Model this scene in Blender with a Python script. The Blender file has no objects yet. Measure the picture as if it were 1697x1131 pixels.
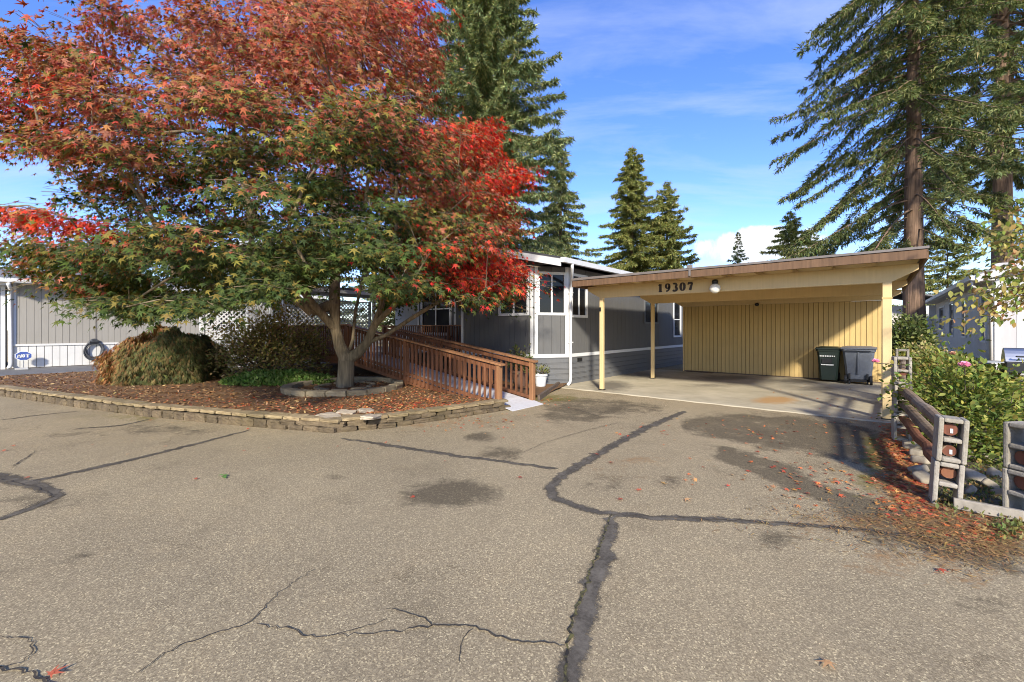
import bpy, math, random
import numpy as np
from mathutils import Vector, Matrix
random.seed(7); rng = np.random.default_rng(7)
scene = bpy.context.scene
col = scene.collection
R_ = math.radians
# ---------------------------------------------------------------- camera
# world x runs along the carport front, y runs back along the homes, z up
CAM_H, YAW, FPX, CX, HY = 1.6, R_(40.4), 707.0, 848.5, 545.0
cam = bpy.data.cameras.new('camera'); cam_o = bpy.data.objects.new('camera', cam); col.objects.link(cam_o)
cam_o.location = (0, 0, CAM_H); cam_o.rotation_euler = (R_(90), 0, YAW)
cam.sensor_width = 36; cam.lens = 36*FPX/1697; cam.shift_y = -(565.5-HY)/1697
cam.clip_start = .05; cam.clip_end = 3000
scene.camera = cam_o
CR, CF = np.array([math.cos(YAW), math.sin(YAW)]), np.array([-math.sin(YAW), math.cos(YAW)])
def G(px, py, z=0.0):                       # photo pixel -> point on the level z
    Z = FPX*(CAM_H-z)/(py-HY); X = (px-CX)/FPX*Z
    p = CR*X+CF*Z
    return (float(p[0]), float(p[1]), z)
def C2W(X, Z): p = CR*X+CF*Z; return float(p[0]), float(p[1])
def PX(V):                                  # points -> photo pixels
    V = np.asarray(V, float); X = V[..., :2]@CR; Z = np.maximum(V[..., :2]@CF, .05)
    return CX+FPX*X/Z, HY+FPX*(CAM_H-V[..., 2])/Z, Z
# ---------------------------------------------------------------- world, sun, exposure
SUN_TRAVEL = Vector((-1.15, 1.5, -1.0)).normalized()
to_sun = -SUN_TRAVEL
w = bpy.data.worlds.new('World'); scene.world = w; w.use_nodes = True
nt = w.node_tree; nt.nodes.clear()
def wn(t, **k):
    n = nt.nodes.new(t)
    for a, b in k.items(): setattr(n, a, b)
    return n
sky = wn('ShaderNodeTexSky', sky_type='NISHITA', sun_disc=False)
sky.sun_elevation = math.asin(to_sun.z); sky.sun_rotation = math.atan2(to_sun.x, to_sun.y)
sky.air_density = 1.0; sky.dust_density = .35; sky.ozone_density = 2.2; sky.altitude = 100
tc = wn('ShaderNodeTexCoord')
def wmath(op, a, b=None, clamp=False):
    n = wn('ShaderNodeMath', operation=op, use_clamp=clamp)
    for i, q in enumerate((a, b)):
        if q is None: continue
        if isinstance(q, (int, float)): n.inputs[i].default_value = q
        else: nt.links.new(q, n.inputs[i])
    return n.outputs[0]
sep = wn('ShaderNodeSeparateXYZ'); nt.links.new(tc.outputs['Generated'], sep.inputs[0])
zz = wmath('MAXIMUM', sep.outputs[2], 0.0); den = wmath('ADD', zz, .12)
cmb = wn('ShaderNodeCombineXYZ'); nt.links.new(wmath('DIVIDE', sep.outputs[0], den), cmb.inputs[0]); nt.links.new(wmath('DIVIDE', sep.outputs[1], den), cmb.inputs[1])
def wnoise(vec, scale, detail, rough, dist=0):
    n = wn('ShaderNodeTexNoise'); n.inputs['Scale'].default_value = scale; n.inputs['Detail'].default_value = detail
    n.inputs['Roughness'].default_value = rough; n.inputs['Distortion'].default_value = dist
    nt.links.new(vec, n.inputs['Vector']); return n.outputs[0]
cmb2 = wn('ShaderNodeCombineXYZ')
for i_, (ax_, k_, o_) in enumerate(((CR, .55, 4.3), (CF, 1.5, 2.1))):
    dp = wn('ShaderNodeVectorMath', operation='DOT_PRODUCT'); dp.inputs[1].default_value = (ax_[0], ax_[1], 0); nt.links.new(cmb.outputs[0], dp.inputs[0])
    nt.links.new(wmath('ADD', wmath('MULTIPLY', dp.outputs['Value'], k_), o_), cmb2.inputs[i_])
wisp = wnoise(cmb2.outputs[0], 2.0, 9, .6, .35)
rp = wn('ShaderNodeMapRange'); rp.inputs['From Min'].default_value = .48; rp.inputs['From Max'].default_value = .80; nt.links.new(wisp, rp.inputs[0])
wispf = wmath('MULTIPLY', rp.outputs[0], .5, True)
mixw = wn('ShaderNodeMix', data_type='RGBA'); nt.links.new(wispf, mixw.inputs[0])
hs = wn('ShaderNodeHueSaturation'); hs.inputs['Hue'].default_value = .512; hs.inputs['Saturation'].default_value = 1.20; hs.inputs['Value'].default_value = .80; nt.links.new(sky.outputs[0], hs.inputs['Color']); tint = wn('ShaderNodeMix', data_type='RGBA', blend_type='MULTIPLY'); tint.inputs[0].default_value = 1; tint.inputs[7].default_value = (.84, .88, 1.08, 1); nt.links.new(hs.outputs[0], tint.inputs[6]); nt.links.new(tint.outputs[2], mixw.inputs[6])
mixw.inputs[7].default_value = (2.2, 2.5, 3.2, 1)
last = mixw.outputs[2]
puff = wnoise(tc.outputs['Generated'], 11, 8, .62, .3)
def cloud_bank(px, py, wid, hgt, last):                     # a heap of cumulus low over the horizon
    dx = (px-CX)/FPX; d = CR*dx+CF; v = Vector((d[0], d[1], (HY-py)/FPX)).normalized()
    side = Vector((v.y, -v.x, 0)).normalized()
    a = wn('ShaderNodeVectorMath', operation='DOT_PRODUCT'); a.inputs[1].default_value = side; nt.links.new(tc.outputs['Generated'], a.inputs[0])
    b = wn('ShaderNodeVectorMath', operation='DOT_PRODUCT'); b.inputs[1].default_value = v; nt.links.new(tc.outputs['Generated'], b.inputs[0])
    x = wmath('POWER', wmath('ABSOLUTE', wmath('DIVIDE', a.outputs['Value'], wid)), 2.0)
    zc = wmath('DIVIDE', wmath('SUBTRACT', sep.outputs[2], v.z), hgt)
    y = wmath('POWER', wmath('ABSOLUTE', zc), 2.0)
    back = wmath('LESS_THAN', b.outputs['Value'], 0.0)
    r = wmath('ADD', wmath('ADD', x, y), wmath('MULTIPLY', back, 10.0))
    fld = wmath('SUBTRACT', wmath('ADD', 1.0, wmath('MULTIPLY', wmath('SUBTRACT', puff, .5), 3.4)), r)
    m = wn('ShaderNodeMapRange'); m.inputs['From Min'].default_value = 0; m.inputs['From Max'].default_value = .55; nt.links.new(fld, m.inputs[0])
    sh = wn('ShaderNodeMapRange'); sh.inputs['From Min'].default_value = -1.1; sh.inputs['From Max'].default_value = .5; nt.links.new(zc, sh.inputs[0])
    cc = wn('ShaderNodeMix', data_type='RGBA'); nt.links.new(sh.outputs[0], cc.inputs[0])
    cc.inputs[6].default_value = (2.5, 2.95, 3.7, 1); cc.inputs[7].default_value = (4.1, 4.05, 4.05, 1)
    mx = wn('ShaderNodeMix', data_type='RGBA'); nt.links.new(m.outputs[0], mx.inputs[0]); nt.links.new(last, mx.inputs[6]); nt.links.new(cc.outputs[2], mx.inputs[7])
    return mx.outputs[2]
last = cloud_bank(1255, 408, .115, .038, last)
last = cloud_bank(420, 430, .12, .04, last)
last = cloud_bank(-500, 400, .15, .05, last)
bg = wn('ShaderNodeBackground'); bg.inputs[1].default_value = .13; nt.links.new(last, bg.inputs[0])
wo = wn('ShaderNodeOutputWorld'); nt.links.new(bg.outputs[0], wo.inputs[0])
sl = bpy.data.lights.new('sun', 'SUN'); sun = bpy.data.objects.new('sun', sl); col.objects.link(sun)
sl.energy = 2.5; sl.angle = R_(4.5); sl.color = (1, .94, .83)
sun.rotation_euler = SUN_TRAVEL.to_track_quat('-Z', 'Y').to_euler(); sun.location = (0, 0, 30)
vs = scene.view_settings; vs.view_transform = 'Standard'; vs.look = 'None'; vs.exposure = 1.52; vs.gamma = 1
scene.render.filter_size = 1.0
scene.cycles.filter_width = 1.0
# ---------------------------------------------------------------- materials
class NT:
    def __init__(s, name):
        s.m = bpy.data.materials.new(name); s.m.use_nodes = True; s.t = s.m.node_tree; s.t.nodes.clear()
        s.out = s.n('ShaderNodeOutputMaterial'); s.b = s.n('ShaderNodeBsdfPrincipled'); s.l(s.b.outputs[0], s.out.inputs[0])
        s.tc = s.n('ShaderNodeTexCoord')
    def n(s, t, **k):
        q = s.t.nodes.new(t)
        for a, b in k.items(): setattr(q, a, b)
        return q
    def l(s, a, b): s.t.links.new(a, b)
    def vec(s, scale=(1, 1, 1), src='Object', rot=(0, 0, 0)):
        q = s.n('ShaderNodeMapping'); q.inputs['Scale'].default_value = scale; q.inputs['Rotation'].default_value = rot
        s.l(s.tc.outputs[src], q.inputs[0]); return q.outputs[0]
    def noise(s, scale, detail=4, rough=.55, vec=None, dist=0):
        q = s.n('ShaderNodeTexNoise'); q.inputs['Scale'].default_value = scale; q.inputs['Detail'].default_value = detail
        q.inputs['Roughness'].default_value = rough; q.inputs['Distortion'].default_value = dist
        s.l(vec if vec is not None else s.tc.outputs['Object'], q.inputs['Vector']); return q.outputs[0]
    def ramp(s, f, stops):
        q = s.n('ShaderNodeValToRGB'); e = q.color_ramp.elements
        while len(e) > 1: e.remove(e[-1])
        for i, (p, c) in enumerate(stops):
            el = e[0] if i == 0 else e.new(p)
            el.position = p; el.color = (*c, 1) if len(c) == 3 else c
        s.l(f, q.inputs[0]); return q.outputs[0]
    def mix(s, f, a, b, mode='MIX'):
        q = s.n('ShaderNodeMix', data_type='RGBA', blend_type=mode)
        for i, v in ((0, f), (6, a), (7, b)):
            if isinstance(v, (int, float)): q.inputs[i].default_value = v
            elif isinstance(v, tuple): q.inputs[i].default_value = (*v, 1)
            else: s.l(v, q.inputs[i])
        return q.outputs[2]
    def math(s, op, a, b=None, clamp=False):
        q = s.n('ShaderNodeMath', operation=op, use_clamp=clamp)
        for i, v in enumerate((a, b)):
            if v is None: continue
            if isinstance(v, (int, float)): q.inputs[i].default_value = v
            else: s.l(v, q.inputs[i])
        return q.outputs[0]
    def rng(s, f, a, b, c=0, d=1):
        q = s.n('ShaderNodeMapRange'); q.inputs['From Min'].default_value = a; q.inputs['From Max'].default_value = b
        q.inputs['To Min'].default_value = c; q.inputs['To Max'].default_value = d; s.l(f, q.inputs[0]); return q.outputs[0]
    def bump(s, h, strength=.3, dist=.01):
        q = s.n('ShaderNodeBump'); q.inputs['Strength'].default_value = strength; q.inputs['Distance'].default_value = dist
        s.l(h, q.inputs['Height']); s.l(q.outputs[0], s.b.inputs['Normal'])
    def col(s, c):
        if isinstance(c, tuple): s.b.inputs['Base Color'].default_value = (*c, 1)
        else: s.l(c, s.b.inputs['Base Color'])
    def rough(s, r): 
        if isinstance(r, (int, float)): s.b.inputs['Roughness'].default_value = r
        else: s.l(r, s.b.inputs['Roughness'])
    def attr(s, name):
        q = s.n('ShaderNodeAttribute', attribute_name=name); return q
    def rand(s):
        return s.n('ShaderNodeObjectInfo').outputs['Random']
M = {}
def simple(name, c, rough=.6, var=.12, scale=6, bump=0, grime=None, metallic=0, stretch=(1, 1, 1), objvar=.0):
    t = NT(name); n = t.noise(scale, 5, .6, t.vec(stretch, 'Object'))
    lo = tuple(max(0, x*(1-var)) for x in c); hi = tuple(min(1, x*(1+var)) for x in c)
    cc = t.mix(t.rng(n, .3, .7), lo, hi)
    if grime:
        g = t.noise(1.7, 6, .65); cc = t.mix(t.rng(g, .5, .75, 0, grime[1]), cc, grime[0])
    if objvar:
        cc = t.mix(1.0, cc, t.mix(t.rand(), (1-objvar,)*3, (1+objvar,)*3), 'MULTIPLY')
    t.col(cc); t.rough(rough); t.b.inputs['Metallic'].default_value = metallic
    if bump: t.bump(n, bump, .01)
    M[name] = t.m; return t.m
# geometry coordinates for painted boards: parts are scaled boxes, so use world position (they stand still)
def painted(name, c, rough=.55, streak=.12, objvar=.05, dirt=(.18, .15, .10), dirtf=.25, bump=.12):
    t = NT(name); g = t.n('ShaderNodeNewGeometry').outputs['Position']
    mpg = t.n('ShaderNodeMapping'); mpg.inputs['Scale'].default_value = (22, 22, 1.2); t.l(g, mpg.inputs[0])
    n = t.noise(1.0, 5, .6, mpg.outputs[0]); n2 = t.noise(1.3, 5, .6, g)
    cc = t.mix(t.rng(n, .3, .7), tuple(x*(1-streak) for x in c), tuple(min(1, x*(1+streak*.6)) for x in c))
    cc = t.mix(t.rng(n2, .48, .8, 0, dirtf), cc, dirt)
    cc = t.mix(1.0, cc, t.mix(t.rand(), (1-objvar,)*3, (1+objvar,)*3), 'MULTIPLY')
    t.col(cc); t.rough(rough); t.bump(n, bump, .006 if bump < .2 else .03); t.b.inputs['Specular IOR Level'].default_value = .3; M[name] = t.m; return t.m
painted('grey_siding', (.118, .115, .108), .6, .08, .03, dirtf=.12)
painted('grey_backing', (.06, .06, .062), .8, .05, 0, dirtf=.1)
painted('grey_skirt', (.135, .135, .132), .5, .06, .03)
painted('white_trim', (.68, .67, .64), .5, .05, .02, (.4, .38, .34), .2)
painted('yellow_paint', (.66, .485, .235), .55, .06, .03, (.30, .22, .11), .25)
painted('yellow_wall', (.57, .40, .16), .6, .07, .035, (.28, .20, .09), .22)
painted('yellow_backing', (.22, .15, .06), .8, .05, 0)
painted('fascia_brown', (.15, .085, .045), .7, .3, .0, (.06, .04, .026), .5)
painted('neighbour_grey', (.31, .285, .24), .6, .06, .03, dirtf=.1)
painted('neighbour_backing', (.13, .12, .11), .8, .05, 0)
painted('right_grey', (.57, .525, .46), .6, .06, .03, dirtf=.1)
painted('right_front', (.50, .47, .44), .6, .06, .03, dirtf=.1)
painted('right_backing', (.17, .16, .155), .8, .05, 0)
painted('skirt_white', (.62, .60, .55), .55, .06, .03, (.35, .32, .28), .25)
painted('redwood', (.19, .080, .038), .5, .35, .16, (.08, .035, .02), .3)
painted('redwood_light', (.32, .155, .07), .5, .3, .12, (.12, .05, .02), .3)
painted('deck_grey', (.58, .56, .54), .7, .1, .06, (.3, .26, .22), .35)
painted('old_log', (.22, .15, .09), .9, .45, .1, (.40, .35, .27), .85)
painted('red_log', (.21, .085, .04), .8, .4, .1, (.10, .05, .035), .5)
painted('log_end', (.17, .062, .035), .8, .3, .1, (.09, .035, .02), .5)
painted('bark_maple', (.26, .195, .115), .95, .55, .0, (.10, .085, .045), .75, .8)
painted('bark_fir', (.22, .14, .09), .95, .6, .0, (.07, .05, .035), .6, .9)
painted('twig', (.11, .085, .06), .9, .4, 0)
painted('tan_beam', (.46, .34, .19), .6, .1, .03)
simple('roof_shingle', (.045, .045, .048), .9, .3, 30, .4)
simple('roof_shingle_grey', (.19, .185, .18), .9, .25, 25, .3)
simple('roof_metal', (.16, .135, .115), .5, .15, 5)
simple('soffit', (.6, .6, .58), .6, .05)
simple('dark_iron', (.012, .012, .012), .45, .2)
simple('number_black', (.035, .022, .014), .5, .2)
simple('bin_green', (.012, .021, .015), .42, .12, 12)
simple('bin_grey', (.105, .115, .135), .45, .12, 12)
simple('tyre_black', (.012, .012, .013), .7, .2)
simple('label_white', (.62, .62, .6), .5, .1)
simple('pot_white', (.62, .62, .6), .5, .12, 8)
simple('pot_brown', (.10, .055, .035), .6, .2, 8)
simple('hose_grey', (.055, .057, .06), .45, .3, 20)
simple('sign_blue', (.05, .09, .30), .4, .05)
simple('chrome', (.50, .50, .50), .38, .05, metallic=1)
simple('fence_trim', (.30, .26, .20), .8, .3, 9, .2)
simple('rock', (.30, .25, .175), .85, .35, 9, .4, ((.13, .14, .07), .5))
simple('petal_pink', (.86, .34, .46), .5, .2, 30)
simple('petal_dry', (.55, .30, .20), .6, .25, 30)
simple('curtain', (.20, .18, .15), .8, .2, 6)
simple('lamp_glass', (.78, .74, .62), .25, .05)
simple('edging_dark', (.12, .085, .06), .85, .3, 9, .3)
t = NT('window_glass'); t.col((.014, .015, .017)); t.rough(.07); t.b.inputs['Specular IOR Level'].default_value = .22
n = t.noise(.8, 2); t.bump(n, .05, .02); M['window_glass'] = t.m
# concrete block / retaining block
def stone(name, c1, c2, moss, mossf, scale=7):
    t = NT(name); g = t.n('ShaderNodeNewGeometry'); p = g.outputs['Position']
    n = t.noise(scale, 8, .65, p); f = t.noise(60, 4, .7, p); big = t.noise(1.6, 5, .6, p)
    cc = t.mix(t.rng(n, .3, .72), c1, c2)
    cc = t.mix(t.rng(f, .55, .75, 0, .55), cc, tuple(x*.35 for x in c1))
    cc = t.mix(t.rng(big, .42, .70, 0, mossf), cc, moss)
    cc = t.mix(1.0, cc, t.mix(t.rand(), (.78,)*3, (1.15,)*3), 'MULTIPLY')
    t.col(cc); t.rough(.93); t.bump(t.math('ADD', t.math('MULTIPLY', n, 1.0), t.math('MULTIPLY', f, .5)), .7, .018); M[name] = t.m
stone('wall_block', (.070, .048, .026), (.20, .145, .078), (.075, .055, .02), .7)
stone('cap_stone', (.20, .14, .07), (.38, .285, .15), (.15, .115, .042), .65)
stone('ring_block', (.19, .145, .085), (.31, .25, .155), (.12, .095, .045), .5)
stone('flag', (.38, .31, .22), (.50, .41, .29), (.25, .20, .12), .3)
stone('cinder', (.30, .26, .20), (.46, .41, .33), (.21, .18, .11), .5, 12)
stone('curb', (.42, .41, .38), (.55, .53, .49), (.3, .28, .22), .3)
# foliage
def foliage(name, trans=.35, rough=.55, gain=1.0):
    t = NT(name); a = t.attr('Col'); c = a.outputs['Color']
    g = t.n('ShaderNodeNewGeometry')
    cc = t.mix(g.outputs['Backfacing'], c, t.mix(.10, c, (.30, .26, .16)))
    t.col(cc); t.rough(rough); t.b.inputs['Specular IOR Level'].default_value = .10
    tr = t.n('ShaderNodeBsdfTranslucent'); t.l(t.mix(1.0, c, (1.5, 1.35, .9), 'MULTIPLY'), tr.inputs[0])
    ms = t.n('ShaderNodeMixShader'); ms.inputs[0].default_value = trans
    t.l(t.b.outputs[0], ms.inputs[1]); t.l(tr.outputs[0], ms.inputs[2]); t.l(ms.outputs[0], t.out.inputs[0])
    M[name] = t.m
foliage('leaf', .30, .6); foliage('needle', .3, .65); foliage('litter', .1, .7)
# ---------------------------------------------------------------- ground materials
t = NT('asphalt'); P = t.tc.outputs['Object']
st = t.attr('stain'); sepc = t.n('ShaderNodeSeparateColor'); t.l(st.outputs['Color'], sepc.inputs[0])
vo = t.n('ShaderNodeTexVoronoi'); vo.inputs['Scale'].default_value = 135; vo.inputs['Randomness'].default_value = 1
mpv = t.n('ShaderNodeMapping'); mpv.inputs['Scale'].default_value = (1, 1, 0); t.l(P, mpv.inputs[0]); t.l(mpv.outputs[0], vo.inputs['Vector'])
sc = t.n('ShaderNodeSeparateColor'); t.l(vo.outputs['Color'], sc.inputs[0])
agg = t.ramp(sc.outputs[0], [(0, (.065, .053, .040)), (.35, (.15, .122, .094)), (.7, (.23, .19, .145)), (.9, (.34, .28, .20)), (1, (.62, .52, .37))])
fine = t.noise(260, 3, .7); big = t.noise(.55, 6, .6); mid = t.noise(3.5, 6, .6)
cc = t.mix(t.rng(fine, .3, .75), t.mix(1.0, agg, (.55, .55, .55), 'MULTIPLY'), agg)
cc = t.mix(.48, cc, (.19, .15, .108)); cc = t.mix(1.0, cc, (2.02, 1.98, 1.58), 'MULTIPLY')
cc = t.mix(t.rng(big, .35, .7, 0, .6), cc, t.mix(1.0, cc, (.70, .70, .72), 'MULTIPLY')); huge = t.noise(.16, 4, .55); cc = t.mix(t.rng(huge, .4, .65, 0, .5), cc, t.mix(1.0, cc, (.86, .88, .92), 'MULTIPLY'))
cc = t.mix(t.rng(mid, .5, .8, 0, .35), cc, t.mix(1.0, cc, (1.18, 1.12, 1.04), 'MULTIPLY'))
hv = t.n('ShaderNodeTexVoronoi', feature='DISTANCE_TO_EDGE'); hv.inputs['Scale'].default_value = .5
dn_ = t.n('ShaderNodeTexNoise'); dn_.inputs['Scale'].default_value = 1.8; dn_.inputs['Detail'].default_value = 8; dn_.inputs['Roughness'].default_value = .7; t.l(P, dn_.inputs['Vector'])
va = t.n('ShaderNodeVectorMath', operation='MULTIPLY_ADD'); t.l(dn_.outputs['Color'], va.inputs[0]); va.inputs[1].default_value = (1.1, 1.1, 0); t.l(P, va.inputs[2]); t.l(va.outputs[0], hv.inputs['Vector'])
hair = t.math('MULTIPLY', t.rng(hv.outputs[0], .0, .006, 1, 0), t.rng(t.noise(.45, 3, .5), .5, .62))
cc = t.mix(t.math('MULTIPLY', hair, .65), cc, t.mix(1.0, cc, (.30, .27, .24), 'MULTIPLY'))
blot = t.noise(1.1, 7, .68); cc = t.mix(t.rng(blot, .56, .72, 0, .55), cc, t.mix(1.0, cc, (.66, .65, .64), 'MULTIPLY')); cc = t.mix(t.rng(blot, .42, .30, 0, .5), cc, t.mix(1.0, cc, (1.14, 1.12, 1.08), 'MULTIPLY'))
edge = t.noise(2.6, 9, .72, dist=.6); fe = t.noise(24, 5, .75)
def brk(ch, a=.30, b=.80):
    s_ = t.math('ADD', t.math('ADD', ch, t.math('MULTIPLY', t.math('SUBTRACT', edge, .5), 2.3)), t.math('MULTIPLY', t.math('SUBTRACT', fe, .5), 1.1))
    return t.math('MULTIPLY', t.rng(s_, a, b), t.rng(ch, .01, .16))
cc = t.mix(t.math('MULTIPLY', brk(sepc.outputs[0], .26, .74), .72), cc, t.mix(.35, t.mix(1.0, cc, (.30, .29, .28), 'MULTIPLY'), (.035, .031, .027)))
cc = t.mix(t.math('MULTIPLY', brk(sepc.outputs[1]), .85), cc, t.mix(t.rng(fe, .3, .7), (.10, .095, .022), (.21, .17, .045)))
cc = t.mix(t.math('MULTIPLY', brk(sepc.outputs[2], .35, .8), .7), cc, t.mix(t.rng(fe, .35, .65), (.13, .065, .025), (.36, .19, .07)))
t.col(cc); t.rough(.95); t.b.inputs['Specular IOR Level'].default_value = .15
hgt = t.math('ADD', t.math('MULTIPLY', sc.outputs[0], .6), t.math('MULTIPLY', fine, .5)); t.bump(hgt, .6, .006); M['asphalt'] = t.m
t = NT('asphalt_dark'); a = t.noise(180, 3, .7); b = t.noise(3, 6, .6)
t.col(t.mix(t.rng(b, .35, .7), t.mix(t.rng(a, .3, .7), (.085, .083, .08), (.15, .145, .14)), t.mix(t.rng(a, .3, .7), (.125, .12, .115), (.2, .19, .18)))); t.rough(.9); t.bump(a, .5, .006); M['asphalt_dark'] = t.m
t = NT('sealant'); a = t.noise(40, 6, .7); b = t.noise(5, 6, .6); v2 = t.noise(210, 2, .6)
c0 = t.mix(t.rng(a, .35, .7), (.075, .065, .051), (.135, .116, .090)); c0 = t.mix(t.rng(b, .44, .70, 0, .7), c0, (.22, .19, .145)); c0 = t.mix(t.rng(v2, .58, .72, 0, .5), c0, (.22, .19, .15))
t.col(c0); t.rough(.95); t.b.inputs['Specular IOR Level'].default_value = .03; t.bump(a, .4, .005); ea = t.attr('Col').outputs['Fac']; en = t.noise(14, 6, .7); en2 = t.noise(70, 4, .7)
al = t.rng(t.math('ADD', ea, t.math('ADD', t.math('MULTIPLY', t.math('SUBTRACT', en, .5), 1.5), t.math('MULTIPLY', t.math('SUBTRACT', en2, .5), .9))), .50, .95, .12, 1)
tp_ = t.n('ShaderNodeBsdfTransparent'); mx_ = t.n('ShaderNodeMixShader'); t.l(al, mx_.inputs[0]); t.l(t.b.outputs[0], mx_.inputs[1]); t.l(tp_.outputs[0], mx_.inputs[2]); t.l(mx_.outputs[0], t.out.inputs[0])
M['sealant'] = t.m
t = NT('crack'); a = t.noise(30, 4, .6); t.col(t.mix(t.rng(a, .42, .62), (.018, .014, .010), (.12, .105, .03))); t.rough(.95); M['crack'] = t.m
t = NT('crack_dry'); a = t.noise(30, 4, .6); t.col(t.mix(t.rng(a, .4, .65), (.03, .024, .018), (.08, .06, .035))); t.rough(.95); M['crack_dry'] = t.m
t = NT('concrete'); P = t.tc.outputs['Object']; a = t.noise(1.2, 7, .62); b = t.noise(70, 4, .7); d = t.noise(5, 6, .7, t.vec((.35, 1.6, 1)))
cc = t.mix(t.rng(a, .3, .7), (.36, .31, .205), (.53, .46, .315)); cc = t.mix(t.rng(d, .5, .8, 0, .5), cc, (.22, .18, .12)); cc = t.mix(t.rng(b, .5, .8, 0, .25), cc, (.2, .17, .13))
st = t.attr('stain'); sepc = t.n('ShaderNodeSeparateColor'); t.l(st.outputs['Color'], sepc.inputs[0]); e2 = t.noise(3.2, 8, .7)
def brk2(ch): return t.math('MULTIPLY', t.rng(t.math('ADD', ch, t.math('MULTIPLY', t.math('SUBTRACT', e2, .5), 1.2)), .25, .8), t.rng(ch, .01, .2))
cc = t.mix(t.math('MULTIPLY', brk2(sepc.outputs[0]), .75), cc, (.10, .085, .062)); cc = t.mix(t.math('MULTIPLY', brk2(sepc.outputs[1]), .8), cc, (.42, .22, .06))
t.col(cc); t.rough(.85); t.bump(b, .3, .004); M['concrete'] = t.m
t = NT('mulch'); a = t.noise(38, 6, .75); b = t.noise(1.1, 5, .6); c = t.noise(120, 3, .7, t.vec((1, .3, 1)))
cc = t.mix(t.rng(a, .32, .68), (.065, .034, .013), (.25, .13, .048)); cc = t.mix(t.rng(c, .55, .75, 0, .7), cc, (.33, .17, .08)); cc = t.mix(t.rng(b, .4, .7, 0, .45), cc, (.26, .13, .045))
t.col(cc); t.rough(.95); t.bump(a, 1.0, .04); M['mulch'] = t.m
t = NT('soil'); a = t.noise(25, 6, .75); b = t.noise(2.0, 5, .6)
cc = t.mix(t.rng(a, .3, .7), (.06, .045, .028), (.18, .14, .09)); cc = t.mix(t.rng(b, .45, .65, 0, .7), cc, (.085, .105, .03)); t.col(cc); t.rough(.95); t.bump(a, 1, .04); M['soil'] = t.m
t = NT('far_ground'); a = t.noise(.4, 6, .6); t.col(t.mix(t.rng(a, .35, .65), (.10, .11, .05), (.16, .14, .11))); t.rough(.95); M['far_ground'] = t.m
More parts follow.
